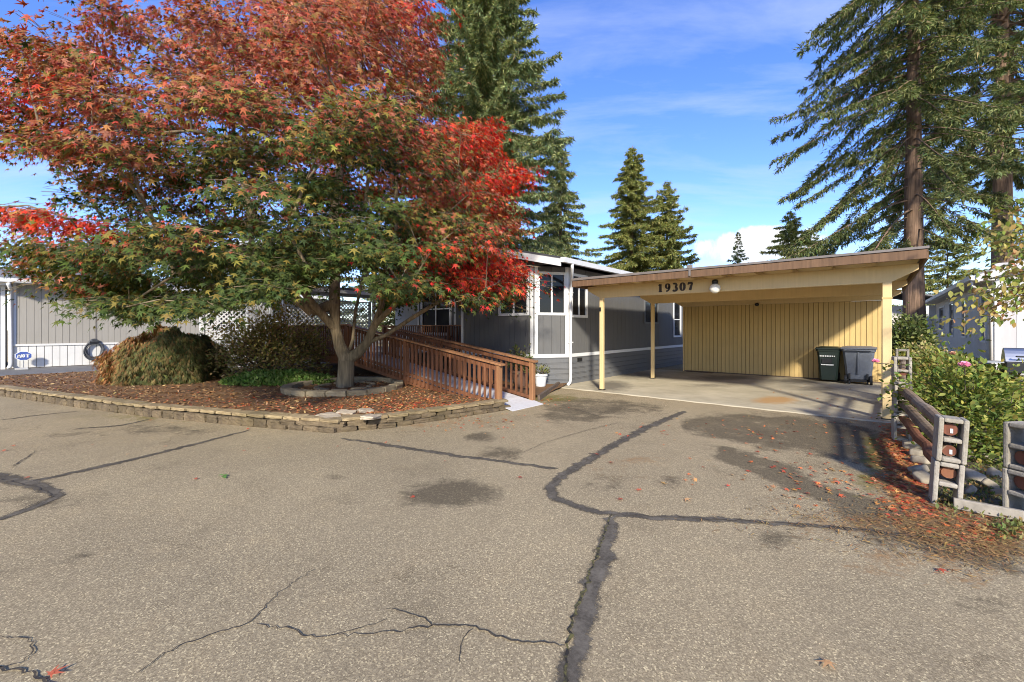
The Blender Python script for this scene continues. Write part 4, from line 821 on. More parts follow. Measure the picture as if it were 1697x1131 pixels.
for s_ in (-1, 1): MB().box(x+s_*.2-.02, x+s_*.2+.02, yf-.02, yf+.08, z+.0, z+.3).build('wheel_bracket', 'tyre_black', o)
# ---------------------------------------------------------------- cinder-block fence
def cinder_mesh(open_end=False):
    # 0.2 x 0.2 x 0.4 block standing on end, two cells running along y
    m = MB(); w_, d_, h_, tk, web = .098, .098, .197, .037, .04
    m.box(-w_, -w_+tk, -d_, d_, -h_, h_); m.box(w_-tk, w_, -d_, d_, -h_, h_)
    for z in ((-h_, -h_+web), (-web/2, web/2), (h_-web, h_)):
        if open_end and z[0] == -h_: continue
        m.box(-w_+tk, w_-tk, -d_+.002, d_-.002, z[0]+.0005, z[1]-.0005)
    me = bpy.data.meshes.new('cinder_block'); me.from_pydata(m.v, [], m.f); me.update(); me.materials.append(M['cinder']); return me
cm, cmo = cinder_mesh(), cinder_mesh(True)
def pillar(p, n, rot, label, lean=0.0, openb=False, z0=.0):
    o = thing('block_pillar', (p[0], p[1], z0), label, 'pillar', 'stacked block fence pillars')
    for k in range(n):
        z = z0+.2+k*.4; link('cinder_block', cmo if (openb and k == 0) else cm, o, (p[0]+lean*k*.4+.006*(k % 2), p[1]+.004*k, z), rot=(0, lean, rot+.03*(k % 2)), bevel=.011)
    return o
p1 = np.array(G(1568, 836)[:2]); p2 = np.array(G(1700, 858)[:2]); pB = np.array(G(1494, 730)[:2]); pC = pB+np.array([.12, 3.1])
pillar(p1, 2, .05, 'leaning grey pillar of two cinder blocks holding the near ends of three logs', .05, True)
pillar(p2, 2, -.75, 'turned grey pillar of two cinder blocks standing opposite the rose bush beside the garden edging board', .0)
pillar(pB, 3, .12, 'tall weathered grey pillar of three cinder blocks next to the carport post', .0)
pillar(pC, 3, .0, 'half-hidden block pillar among leaves farthest along the log fence', .0)
def log(p, q, r0, mat, label, seed):
    r = np.random.default_rng(seed); n = 9; p, q = np.array(p), np.array(q)
    pts = [p+(q-p)*k/(n-1)+np.r_[r.normal(0, .006, 3)] for k in range(n)]; rad = r0*(1+r.normal(0, .05, n))
    o = MB().tube(pts, list(rad), 12).build('fence_log', mat, smooth=False); tag(o, label, 'log', 'logs laid through the block pillars'); dn = (p-q)/np.linalg.norm(p-q); MB().tube([p+dn*.001, p+dn*.005], rad[0]*.97, 12).build('cut_end', 'log_end', o); return o
y1 = p1[1]-.035; yb = pB[1]+.06
def L3(za, zb, xa, xb): return (p1[0]+xa, y1, za), (pB[0]+xb, yb, zb)
log(*L3(.69, .72, .02, .02), .056, 'old_log', 'weathered lichen-grey topmost log running from the leaning pillar to the tall pillar', 1)
log(*L3(.50, .52, .015, .02), .055, 'old_log', 'weathered grey-brown middle log running from the leaning pillar to the tall pillar', 2)
log(*L3(.30, .31, .0, .02), .052, 'red_log', 'red-brown lowest log running from the leaning pillar to the tall pillar', 3)
for k, z in enumerate((.72, .98, .32)):
    log((pB[0]+.02, pB[1]-.05, z), (pC[0]+.02, pC[1]+.1, z+.02), .052, 'old_log', ['weathered middle log between the tall pillar and the half-hidden pillar', 'weathered topmost log between the tall pillar and the half-hidden pillar', 'weathered lowest log between the tall pillar and the half-hidden pillar'][k], 10+k)
dR = np.array([math.cos(-.75+math.pi/2), math.sin(-.75+math.pi/2)])
for k, z in enumerate((.5, .3)):
    log((p2[0]-dR[0]*.03, p2[1]-dR[1]*.03, z), (p2[0]+dR[0]*2.6, p2[1]+dR[1]*2.6, z), .055, 'red_log', ['upper red-brown log passing through the turned pillar', 'lower red-brown log passing through the turned pillar'][k], 20+k)
for k, (xa, za) in enumerate(((.02, .69), (.015, .50))):
    tg = MB().box(p1[0]+xa+.002, p1[0]+xa+.02, y1-.010, y1-.0055, za-.03, za+.01).build('log_tag', 'label_white'); tag(tg, ['small white tag stapled to the end of the topmost fence log', 'small white tag stapled to the end of the middle fence log'][k], 'tag')
for k, (a, b, lab) in enumerate(((G(1592, 760), G(1668, 770), 'pale garden edging board lying behind the leaning pillar'), (G(1645, 748), G(1690, 785), 'short pale edging board lying askew under the rose bush'), (G(1580, 845), G(1697, 868), 'flat pale kerb strip at the garden edge between the two near pillars'))):
    o = MB().bar((a[0], a[1], .06), (b[0], b[1], .06), .04, .09).build('edging_board', 'fence_trim', None, .006); tag(o, lab, 'edging')
for k, (px, py, s_) in enumerate([(1512, 745, .16), (1519, 757, .14), (1528, 770, .15), (1522, 785, .13), (1530, 800, .14), (1615, 800, .15), (1640, 812, .13), (1660, 826, .11), (1606, 822, .10), (1590, 790, .10), (1650, 795, .12)]):
    p = G(px, py); m = rough_block(200+k, s_*1.2, s_*.9, s_*.6, s_*.06, 4)
    bm = bmesh.new(); bm.from_mesh(m); bmesh.ops.smooth_vert(bm, verts=bm.verts[:], factor=.6, use_axis_x=True, use_axis_y=True, use_axis_z=True); bm.to_mesh(m); bm.free(); m.materials.append(M['rock'])
    m.polygons.foreach_set('use_smooth', [True]*len(m.polygons))
    o = link('garden_stone', m, None, (p[0], p[1], s_*.2+.02), rot=(.1*k, .07*k, k*1.3)); tag(o, 'rounded grey-brown stone lying along the foot of the log fence' if k < 5 else 'rounded stone lying in the weedy garden edge behind the leaning pillar', 'stone', 'stones at the foot of the log fence' if k < 5 else 'stones in the garden edge')
# ---------------------------------------------------------------- small things
pot = thing('white_planter', (-6.75, 9.0, .05), 'white plastic planter pot standing at the clipped house corner', 'planter')
pp = G(896, 640, .05); MB().lathe((pp[0], pp[1], .05), [(.13, 0), (.17, .28), (.19, .28), (.19, .33), (.165, .33), (.16, .29)], 20).build('pot', 'pot_white', pot, smooth=False)
pot2 = thing('brown_planter', (-6.9, 8.4, .05), 'dark brown planter with green shrub seen through the ramp balusters', 'planter')
pq = G(862, 640, .05); MB().lathe((pq[0], pq[1], .05), [(.16, 0), (.22, .36), (.24, .36), (.24, .42), (.20, .42), (.20, .38)], 20).build('pot', 'pot_brown', pot2)
ed = thing('timber_edging', (-6, 8, 0), 'dark timber edging strip beside the foot of the ramp', 'edging')
e0, e1 = G(893, 664), G(926, 640); MB().bar((e0[0], e0[1], .06), (e1[0], e1[1], .06), .06, .12).build('edging_board', 'edging_dark', ed)
hose = thing('garden_hose', (-26.0, 2.5, .6), 'dark coiled garden hose hanging on the white skirting of the taupe home', 'hose')
r = random.Random(3)
hy, hz = 2.36, .78
for k in range(7):
    ry, rz_ = .27+r.uniform(-.04, .05), .40+r.uniform(-.06, .05)
    MB().tube([(-25.98+.018*(k % 3), hy+ry*math.cos(a), hz-.1+.03*(k % 4)-.02*k+rz_*math.sin(a)) for a in np.linspace(0, 2*math.pi, 28, endpoint=False)], .026, 6, closed=True).build('hose_loop', 'hose_grey', hose, smooth=True)
MB().box(-26.06, -25.9, hy-.14, hy+.14, hz+.2, hz+.26).build('hanger', 'dark_iron', hose)
MB().tube([(-25.97, 3.25, .35), (-25.97, 3.25, .92)], .025, 8).build('standpipe', 'hose_grey', hose)
sg = thing('yard_sign', (-25.3, .4, 0), 'small blue and white octagonal security sign on a stake before the white skirting', 'sign')
sc0 = np.array([-25.75, .33]); sy_ = sc0[1]; sxx = sc0[0]
MB().tube([(sxx, sy_, 0), (sxx, sy_, .5)], .012, 6).build('stake', 'chrome', sg)
def octo(r_, x): return [(x, sy_+r_*math.cos(R_(22.5+45*k)), .52+.78*r_*math.sin(R_(22.5+45*k))) for k in range(8)]
MB().extr(octo(.25, sxx+.01), (.012, 0, 0)).build('plate', 'label_white', sg); MB().extr(octo(.22, sxx+.023), (.004, 0, 0)).build('emblem', 'sign_blue', sg)
def seg2(mb, pts, hw):
    q = []; ribbon(q, pts, hw)
    for f_ in q: mb.extr([(sxx+.028, sy_-.165+p.x*.3, .452+p.y*.14) for p in f_], (.004, 0, 0))
for ch, st_ in (('A', [[(.02, 0), (.15, 1)], [(.15, 1), (.30, 0)], [(.07, .35), (.25, .35)]]), ('D', [[(.42, 0), (.42, 1)], [(.40, .97), (.58, .85), (.63, .5), (.58, .15), (.40, .03)]]), ('T', [[(.72, .93), (1.08, .93)], [(.90, 0), (.90, .93)]])):
    mb = MB()
    for s_ in st_: seg2(mb, s_, .045)
    mb.build('letter', 'label_white', sg)
gr = thing('barbecue_grill', (2.6, 12.0, 0), 'shiny silver barrel-lidded barbecue grill with dark handles by the pale grey home', 'grill')
gp = G(1690, 662); gz = 0
MB().extr([(gp[0]-.25, gp[1]-.26+.52*k/10, .86+.30*math.sin(math.pi*k/10)) for k in range(11)], (1.3, 0, 0)).build('lid', 'chrome', gr); MB().box(gp[0]-.25, gp[0]+1.05, gp[1]-.28, gp[1]+.28, .6, .85).build('body', 'dark_iron', gr, .02)
MB().tube([(gp[0]-.1, gp[1]-.32, .98), (gp[0]-.1, gp[1]-.36, .98), (gp[0]+.9, gp[1]-.36, .98), (gp[0]+.9, gp[1]-.32, .98)], .018, 8).build('handle', 'dark_iron', gr)
for dx in (-.2, 1.0):
    for dy in (-.22, .22): MB().box(gp[0]+dx-.02, gp[0]+dx+.02, gp[1]+dy-.02, gp[1]+dy+.02, .02, .6).build('leg', 'dark_iron', gr)
MB().box(gp[0]-.6, gp[0]-.27, gp[1]-.25, gp[1]+.25, .82, .85).build('side_shelf', 'chrome', gr)
# ---------------------------------------------------------------- plants
def skeleton_mesh(nodes, parent_i, rad, name, mat, parent, sides=7, min_r=.0):
    """tubes from every node to its parent; nodes (n,3)"""
    V, F = [], []; nodes = np.asarray(nodes); n = len(nodes); o = 0
    ang = np.arange(sides)*2*math.pi/sides
    for i in range(n):
        j = parent_i[i]
        if j < 0 or rad[i] < min_r: continue
        a, b = nodes[j], nodes[i]; d = b-a; L = np.linalg.norm(d)
        if L < 1e-4: continue
        d = d/L; u = np.cross(d, (0.31, .2, .93)); u /= np.linalg.norm(u); v = np.cross(d, u)
        ra = min(rad[j], rad[i]*1.25); rb_ = rad[i]; k = sides if ra > .03 else 4
        an = np.arange(k)*2*math.pi/k; c, s = np.cos(an)[:, None], np.sin(an)[:, None]
        V.append(a-d*ra*.3+(u*c+v*s)*ra); V.append(b+(u*c+v*s)*rb_)
        q = np.arange(k); F.append(np.stack([o+q, o+(q+1) % k, o+k+(q+1) % k, o+k+q], 1)); o += 2*k
    return npmesh(name, np.concatenate(V), np.concatenate(F), mat, parent, smooth=True)
def pick(pal, n, r, jit=.18):
    pal = np.array(pal); c = pal[r.integers(0, len(pal), n)]; return np.clip(c*(1+r.normal(0, jit, (n, 1)))*(1+r.normal(0, .07, (n, 3))), .004, .9)
# ---- the red maple
def make_maple():
    r = np.random.default_rng(21)
    root = thing('maple_tree', (*TREE, .2), 'large spreading Japanese maple with red, rust and green leaves in the mulch bed', 'tree')
    cc = np.array(C2W(-4.55, 10.0))
    OUT = np.array([(-120, 60), (-20, 55), (20, 38), (60, 62), (130, 78), (132, 5), (142, -20), (190, -20), (215, 22), (250, 12), (262, 8), (300, -12), (420, -14), (500, -30), (600, -8), (680, -25), (748, -20), (748, 10), (722, 60), (736, 110), (726, 150), (720, 185), (762, 205), (800, 196), (836, 192), (838, 215), (826, 245), (862, 268), (888, 300), (884, 325), (866, 345), (862, 378), (846, 392), (872, 430), (876, 475), (858, 500), (832, 512), (798, 502), (745, 492), (720, 482), (690, 500), (660, 508), (632, 520), (610, 470), (590, 440), (560, 455), (540, 470), (500, 482), (440, 498), (395, 512), (345, 512), (318, 528), (290, 522), (262, 528), (222, 541), (205, 530), (188, 522), (150, 510), (112, 500), (112, 478), (60, 470), (30, 455), (-40, 470), (-120, 480)])
    HOLES = [((-30, 262, 80, 345)), ((18, 290, 130, 328)), (440, 330, 470, 350)]
    def inside(P): x, y, z = PX(P); return in_poly(np.stack([x, y], 1), [tuple(p) for p in OUT])
    def prof(z, left):
        t_ = np.clip((z-4.1)/5.9, 0, 1); up = 5.05*np.sqrt(np.clip(1-t_**(1.7+1.3*left), 0, 1))
        lo = 5.05*np.clip(1-((4.1-z)/3.4)**2*.18, .5, 1); return np.where(z > 4.1, up, lo)
    pads = []; tries = 0
    while len(pads) < 470 and tries < 60000:
        tries += 1
        z = r.uniform(1.85, 9.9); a = r.uniform(0, 2*math.pi); d = np.array([math.cos(a), math.sin(a)])
        left = max(0, -(d@CR)*.8-(d@CF)*.3)
        rm = float(prof(np.array(z), left)); q = r.uniform()
        rr = rm*(math.sqrt(r.uniform(.55, .98)) if q < .68 else math.sqrt(r.uniform(.02, .55)))
        p = np.array([cc[0]+d[0]*rr, cc[1]+d[1]*rr, z])
        if z < 2.9 and rr < 2.6: continue
        if z < 2.3 and rr < 3.2: continue
        x, y, Zc = PX(p)
        if Zc < 4.4 or not inside(p[None])[0]: continue
        if any(h[0] < x < h[2] and h[1] < y < h[3] for h in HOLES) and r.uniform() < .93: continue
        if any(np.linalg.norm((p-s)*[1, 1, 1.7]) < .60 for s in pads): continue
        pads.append(p)
    for px, py in [(720, 430), (760, 420), (800, 415), (840, 425), (862, 452), (830, 462), (790, 455), (750, 458), (850, 486), (812, 488), (868, 472), (775, 480), (700, 455), (735, 475), (845, 445), (690, 480), (820, 435), (30, 440), (90, 455), (140, 478), (180, 498), (230, 512), (280, 500), (330, 495), (380, 490), (430, 480), (480, 468), (520, 455), (60, 425), (120, 440), (200, 455), (260, 465), (320, 455), (380, 445), (440, 445), (500, 430), (215, 525), (300, 512), (160, 470), (240, 480), (350, 475), (410, 465), (460, 450), (560, 430), (640, 470), (600, 420), (660, 450), (290, 440), (420, 420), (480, 410), (340, 420), (150, 430), (220, 430), (540, 400), (620, 400)]:
        Z = r.uniform(7.4, 10.6) if px < 660 else r.uniform(8.6, 10.2); q = C2W((px-CX)/FPX*Z, Z); pads.append(np.array([q[0], q[1], CAM_H-(py-HY)/FPX*Z]))
    pads = np.array(pads)
    # skeleton: trunk, then limbs, then every pad joined to the nearest inner node
    b0 = np.array([*TREE, .12]); side = np.array([*CR, 0]); fwd = np.array([*CF, 0]); up = np.array([0, 0, 1.])
    nodes = [b0, b0+up*.12, b0+up*.42+side*.02, b0+up*.72+side*.03]; par = [-1, 0, 1, 2]
    base_r = [.255, .21, .19, .185]
    def limb(start, pts):
        j = start
        for p in pts: nodes.append(np.array(p)); par.append(j); j = len(nodes)-1
        return j
    B = nodes[3]
    L0 = limb(3, [B+up*.35-side*.16, B+up*.75-side*.26, B+up*1.35-side*.27-fwd*.05, B+up*2.2-side*.35+fwd*.2, B+up*3.3-side*.3, B+up*4.6-side*.2+fwd*.1, B+up*6.0])
    limb(L0-4, [B+up*1.15-side*.75-fwd*.2, B+up*1.75-side*1.3-fwd*.5, B+up*2.4-side*2.1-fwd*.9, B+up*3.2-side*3.0-fwd*1.3])
    limb(L0-5, [B+up*1.35-side*.6-fwd*.5, B+up*2.1-side*.8-fwd*1.2, B+up*3.0-side*1.0-fwd*2.1, B+up*4.2-side*1.1-fwd*2.6])
    limb(3, [B+up*.5+side*.10+fwd*.15, B+up*1.2+side*.05+fwd*.45, B+up*2.1+side*.05+fwd*1.0, B+up*3.2+side*.2+fwd*1.7])
    L1 = limb(3, [B+up*.18+side*.28, B+up*.42+side*.50, B+up*.85+side*.68, B+up*1.35+side*.86-fwd*.1, B+up*2.1+side*1.05-fwd*.2, B+up*3.2+side*1.2, B+up*4.6+side*1.2])
    limb(L1-5, [B+up*.62+side*.95+fwd*.1, B+up*1.0+side*1.5+fwd*.2, B+up*1.45+side*2.2+fwd*.3, B+up*2.0+side*3.0+fwd*.3])
    limb(L1-4, [B+up*1.25+side*1.2-fwd*.35, B+up*2.0+side*1.9-fwd*.9, B+up*2.8+side*2.5-fwd*1.4])
    limb(L1-4, [B+up*1.5+side*.75+fwd*.5, B+up*2.4+side*1.3+fwd*1.3, B+up*3.4+side*1.9+fwd*2.0])
    nl = len(nodes)
    order = np.argsort(np.linalg.norm(pads-(B+up*1.2), axis=1)); pad_node = {}
    for i in order:
        p = pads[i]; N = np.array(nodes[4:]); d = np.linalg.norm(N-p, axis=1)
        hgt_pen = np.maximum(0, N[:, 2]-p[2])*.7; rin = np.linalg.norm(N[:, :2]-B[:2], axis=1); rp = np.linalg.norm(p[:2]-B[:2])
        cost = d+hgt_pen+np.maximum(0, rin-rp)*1.5; j = int(np.argmin(cost))+4
        a = nodes[j]; L = np.linalg.norm(p-a); m = max(1, int(L/.45)); last_ = j
        for k in range(1, m+1):
            f_ = k/m; q = a+(p-a)*f_+up*(.10*L*math.sin(math.pi*f_))+r.normal(0, .035*min(L, 1.5), 3)*(k < m); nodes.append(q); par.append(last_); last_ = len(nodes)-1
        pad_node[i] = last_
    # twigs inside each pad
    P_l, A_l, N_l, C_l, S_l = [], [], [], [], []
    redl = [(.42, .045, .03), (.46, .075, .035), (.34, .034, .03), (.52, .13, .06)]
    hot = [(.70, .035, .022), (.66, .07, .025), (.58, .025, .03), (.74, .12, .03)]
    rust = [(.36, .085, .038), (.40, .078, .042), (.30, .115, .035), (.50, .19, .115), (.26, .055, .03), (.34, .15, .04), (.46, .16, .09), (.24, .13, .035)]
    oliv = [(.19, .15, .025), (.14, .14, .022), (.28, .19, .035), (.12, .12, .02), (.30, .26, .04)]
    gren = [(.05, .088, .011), (.036, .07, .011), (.075, .11, .016), (.028, .055, .01)]
    HOT = [(838, 300, 48, 45), (800, 445, 80, 38), (15, 140, 30, 25), (100, 365, 60, 22), (800, 225, 45, 35), (715, 15, 30, 25)]
    nz = vnoise(pads, 11, .9)
    for i, p in enumerate(pads):
        x, y, Zc = PX(p); rr = np.linalg.norm(p[:2]-cc)/5
        red = (p[2]-3.3)/2.5+.65*nz[i]+1.0*(rr-.80)+.22*max(0, (x-600)/280)
        h_ = max([math.exp(-((x-a)/c)**2-((y-b)/d)**2) for a, b, c, d in HOT])
        n = int(r.integers(265, 385)*(1.0 if rr > .6 else .75)); rad = r.uniform(.55, .9)
        # twigs fan out from the pad
        nt_ = 7; tips = []
        for k in range(nt_):
            a = r.uniform(0, 2*math.pi); tip = p+np.array([math.cos(a)*rad*.85, math.sin(a)*rad*.85, r.uniform(-.14, .10)]); mid_ = (p+tip)/2+up*.05
            nodes.append(mid_); par.append(pad_node[i]); nodes.append(tip); par.append(len(nodes)-2); tips.append((mid_, tip))
        th = r.uniform(0, 2*math.pi, n); rd = rad*np.sqrt(r.uniform(0, 1, n)); dz = r.normal(.02, .10, n)-.20*(rd/rad)**2*rad
        if r.uniform() < .8:
            k = r.integers(0, nt_, n); f_ = r.uniform(.1, 1.15, n)[:, None]; base = np.array([t_[0] for t_ in tips])[k]; tt = np.array([t_[1] for t_ in tips])[k]
            pos = p+(tt-p)*f_+r.normal(0, .13, (n, 3))*[1, 1, .7]; pos[:, 2] += -.10*f_[:, 0]
        else: pos = p+np.stack([np.cos(th)*rd, np.sin(th)*rd, dz], 1)
        outw = unit(np.c_[pos[:, :2]-cc, np.zeros(n)]); loc = unit(pos-p+1e-6)
        ax = outw*.55+loc*.55+r.normal(0, .45, (n, 3))+np.array([0, 0, -.55]); nrm = np.array([0, 0, .85])+outw*.95+r.normal(0, .36, (n, 3))
        lv = red+r.normal(0, .22, n)+(pos[:, 2]-p[2])*.5
        c = np.where((lv > 1.05)[:, None], pick(redl+rust+rust, n, r), np.where((lv > .42)[:, None], pick(rust+rust+redl[:1]+oliv[:1], n, r), np.where((lv > .16)[:, None], pick(oliv+rust[:1]+gren, n, r), pick(gren+oliv[:1], n, r))))
        hm = r.uniform(0, 1, n) < h_*1.1
        c = np.where(hm[:, None], pick(hot+redl[:1], n, r), c)
        P_l.append(pos); A_l.append(ax); N_l.append(nrm); C_l.append(c); S_l.append(r.uniform(.060, .104, n))
    pos = np.concatenate(P_l); ok = inside(pos) | (r.uniform(0, 1, len(pos)) < .25)
    x, y, _z = PX(pos)
    for h in HOLES: ok &= ~((x > h[0]) & (x < h[2]) & (y > h[1]) & (y < h[3]) & (r.uniform(0, 1, len(pos)) < .8))
    cat_ = lambda L: np.concatenate(L)[ok]
    V, F, C = scatter(MAPLE_T, MAPLE_F, pos[ok], cat_(A_l), cat_(N_l), cat_(S_l), cat_(C_l))
    crown = npmesh('crown', V, F, 'leaf', root, C); tag(crown, kind='stuff')
    # pipe-model radii
    n = len(nodes); cnt = np.zeros(n); haschild = np.zeros(n, bool)
    for i in range(n):
        if par[i] >= 0: haschild[par[i]] = True
    for i in range(n-1, -1, -1):
        if not haschild[i]: cnt[i] += 1
        if par[i] >= 0: cnt[par[i]] += cnt[i]
    # par index may exceed order for limbs only by construction it does not
    rad = .0031*np.maximum(cnt, 1)**.52; rad = np.clip(rad, .0035, .2)
    for k in range(4): rad[k] = base_r[k]
    nodes = np.array(nodes)
    limb_i = [i for i in range(nl)]
    trunkm = np.zeros(n, bool); trunkm[:nl] = True; rad[4:nl] = np.clip(rad[4:nl]*1.0, .03, .13); rad[4] = .135; rad[5] = .118; rad[L1-6] = .125; rad[L1-5] = .108; rad[L1-4] = .088
    pr = np.array(par)
    t_par = np.where(trunkm, pr, -1); b_par = np.where(trunkm, -1, pr)
    skeleton_mesh(nodes, t_par, rad, 'trunk', 'bark_maple', root, 12)
    tag(skeleton_mesh(nodes, b_par, rad, 'branches', 'bark_maple', root, 6), kind='stuff')
    print('maple pads', len(pads), 'leaves', ok.sum())
make_maple()
# ---- conifers
def conifer(label, X, Z, height, radius, clear, seed, group='conifers behind the homes', trunk_r=None, droop=.35, dens=1.0, pal=None, shape=1.0, nsize=.34, ragged=.25, tipup=.12, name='conifer_tree', sparse=0.0, hang=.5, squash=None):
    r = np.random.default_rng(seed); x0, y0 = C2W(X, Z)
    root = thing(name, (x0, y0, 0), label, 'tree', group)
    trunk_r = trunk_r or height*.016
    pal = pal or [(.060, .082, .026), (.085, .10, .030), (.045, .065, .024), (.11, .115, .040), (.15, .14, .055)]
    zs = np.linspace(0, height, 14); wob = np.cumsum(r.normal(0, .02, (14, 2)), 0)*trunk_r*2
    MB().tube([(x0+wob[k, 0], y0+wob[k, 1], zs[k]-.1) for k in range(14)], [trunk_r*max(.03, (1-.92*zs[k]/height))*(1.25 if k == 0 else 1) for k in range(14)], 12).build('trunk', 'bark_fir', root, smooth=True)
    pal = [(c[0]*1.65, c[1]*1.75, c[2]*1.55) for c in pal]; nb_ = int((height-clear)*8.5*dens); P_l, A_l, N_l, S_l, C_l = [], [], [], [], []; BV, BF, o = [], [], 0
    for k in range(nb_):
        f_ = (k+r.uniform())/nb_; z = clear+(height-clear)*f_*.985
        prof = radius*((1-f_)**.82*shape+(1-shape)*min(1, (1-f_)*2.2)**.6)*(.35+.65*min(1, f_/.06) if clear > 1 else 1)
        L = max(.25, prof*(1+r.normal(0, ragged))); a = k*2.39996+r.normal(0, .35); d = np.array([math.cos(a), math.sin(a), 0]); sd = np.array([-d[1], d[0], 0])
        if squash: L *= 1-squash*max(0, float(d[:2]@CR))
        dr = droop*(1+r.normal(0, .22)); L *= 1.0
        m = max(4, int(L/.5)+2); tt = np.linspace(0, 1, m)
        rise = .25*(f_-.25)
        cur = np.array([x0, y0, z])+d*(tt*L)[:, None]+np.array([0, 0, 1.])*((rise*tt-dr*tt**1.6+tipup*tt**4)*L)[:, None]+sd*(r.normal(0, .10)*L*tt**2)[:, None]
        rb_ = .012+.010*L
        for q in range(m-1):
            aa, bb = cur[q], cur[q+1]; ra, rbb = rb_*(1-tt[q]*.85), rb_*(1-tt[q+1]*.85)
            V = [aa+sd*ra, aa+np.array([0, 0, ra]), aa-sd*ra, bb+sd*rbb, bb+np.array([0, 0, rbb]), bb-sd*rbb]; BV += V
            BF += [(o, o+1, o+4, o+3), (o+1, o+2, o+5, o+4), (o+2, o, o+3, o+5)]; o += 6
        # sprays
        ns = int(max(8, L*17*dens)); t0 = .04+.96*r.uniform(0, 1, ns)**.75; 
        if clear > 4 and z < clear*1.9: t0 = .30+.70*t0
        if sparse: t0 = np.maximum(t0, sparse*r.uniform(.6, 1.1, ns)); t0 = np.minimum(t0, 1.0)
        ci = np.interp(t0, tt, np.arange(m)); i0 = np.clip(ci.astype(int), 0, m-2); fr = (ci-i0)[:, None]; base = cur[i0]*(1-fr)+cur[i0+1]*fr
        sg_ = r.choice([-1, 1], ns)[:, None]; tw = (.16+.30*L*.35*(1-t0*.75))*r.uniform(.5, 1.25, ns)
        tdir = unit(sd*sg_*r.uniform(.3, 1, ns)[:, None]+d*.55+np.array([0, 0, -1.])*(hang*r.uniform(.2, 1.3, ns))[:, None])
        nn = 8
        for q in range(nn):
            ff = (q+r.uniform(0, 1, ns))/nn; pos = base+tdir*(tw*ff)[:, None]+r.normal(0, .03, (ns, 3))
            ax = unit(tdir+r.normal(0, .55, (ns, 3))+np.array([0, 0, -.12])); P_l.append(pos); A_l.append(ax); N_l.append(np.array([0, 0, 1.])+r.normal(0, .6, (ns, 3)))
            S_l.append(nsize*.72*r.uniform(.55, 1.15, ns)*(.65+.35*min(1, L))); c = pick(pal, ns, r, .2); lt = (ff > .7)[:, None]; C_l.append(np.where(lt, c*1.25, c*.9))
    tag(npmesh('branches', np.array(BV), np.array(BF), 'bark_fir', root), kind='stuff')
    T = np.array([(-.12, .08, 0), (.12, .08, 0), (0, 1, .02)])
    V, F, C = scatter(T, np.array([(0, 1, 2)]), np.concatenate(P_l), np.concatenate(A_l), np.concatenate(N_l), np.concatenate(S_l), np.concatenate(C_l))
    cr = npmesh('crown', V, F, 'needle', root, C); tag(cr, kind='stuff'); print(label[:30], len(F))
    return root
blue = [(.075, .095, .045), (.10, .115, .055), (.055, .075, .036), (.13, .135, .065), (.17, .155, .07)]
lite = [(.14, .15, .045), (.18, .17, .055), (.105, .12, .04), (.23, .205, .08), (.085, .10, .036)]
conifer('broad dense spruce towering behind the red maple and the dark grey home', -2.1, 30, 30, 5.6, 3, 1, droop=.26, dens=1.75, pal=[tuple(x*1.25 for x in c) for c in blue], shape=.25, nsize=.46, hang=.7, ragged=.2)
conifer('slender spruce with thin spire rising beside the dark grey home roof', 4.55, 40, 19.8, 3.7, 2, 2, droop=.34, dens=1.3, pal=blue, nsize=.55, hang=.9)
conifer('tall fir of a close pair behind the carport, the one with the higher top', 12.7, 45, 21, 4.0, 1.5, 3, droop=.3, dens=1.8, pal=lite, nsize=.5, ragged=.3, shape=.7)
conifer('shorter bright fir of a close pair behind the carport, with open layered branches', 16.4, 45, 17.3, 4.5, 1, 4, droop=.2, dens=1.5, pal=lite, nsize=.55, ragged=.3, shape=.85, tipup=.2)
conifer('tiny distant fir tip showing alone above the carport roof', 31.8, 60, 15.4, 2.7, 1, 5, droop=.15, dens=1.0, nsize=.5, ragged=.25)
conifer('small round-shouldered fir showing above the carport roof left of the big drooping fir', 29.4, 45, 14.2, 3.8, 1, 6, droop=.25, dens=1.5, pal=lite, nsize=.5, shape=.7)
big = [(.050, .066, .024), (.070, .082, .028), (.038, .052, .021), (.095, .10, .036), (.14, .13, .055)]
conifer('big drooping fir with bare brown trunk rising directly behind the carport', 17.9, 19, 27, 4.4, 5.6, 7, trunk_r=.42, droop=.66, dens=1.4, pal=big, shape=.12, nsize=.33, ragged=.22, tipup=.16, hang=1.25, name='fir_tree', squash=.5)
conifer('massive old fir with thick bare trunk behind the pale grey home', 32.4, 28, 36, 6.8, 12.0, 8, trunk_r=.62, droop=.46, dens=1.25, pal=big+blue[:2], shape=.12, nsize=.45, ragged=.22, hang=.9, name='fir_tree')
conifer('leafy mid-green fir filling the gap between carport and pale grey home', 47, 46, 12, 5.0, .5, 9, droop=.2, dens=1.0, pal=lite, nsize=.55, shape=.5)
conifer('dark fir behind the far home with its lower branches hidden', 40, 56, 14, 5.0, .5, 10, droop=.2, dens=.9, pal=blue, nsize=.6, shape=.5)
conifer('dark spruce behind the taupe neighbouring home seen through maple gaps', -21, 44, 12.5, 5.0, .5, 11, droop=.2, dens=.8, pal=blue, nsize=.6, shape=.4)
conifer('distant spruce behind the lattice screen and porch roof', -12, 44, 13, 5.0, .5, 12, droop=.2, dens=.8, pal=big, nsize=.6, shape=.4)
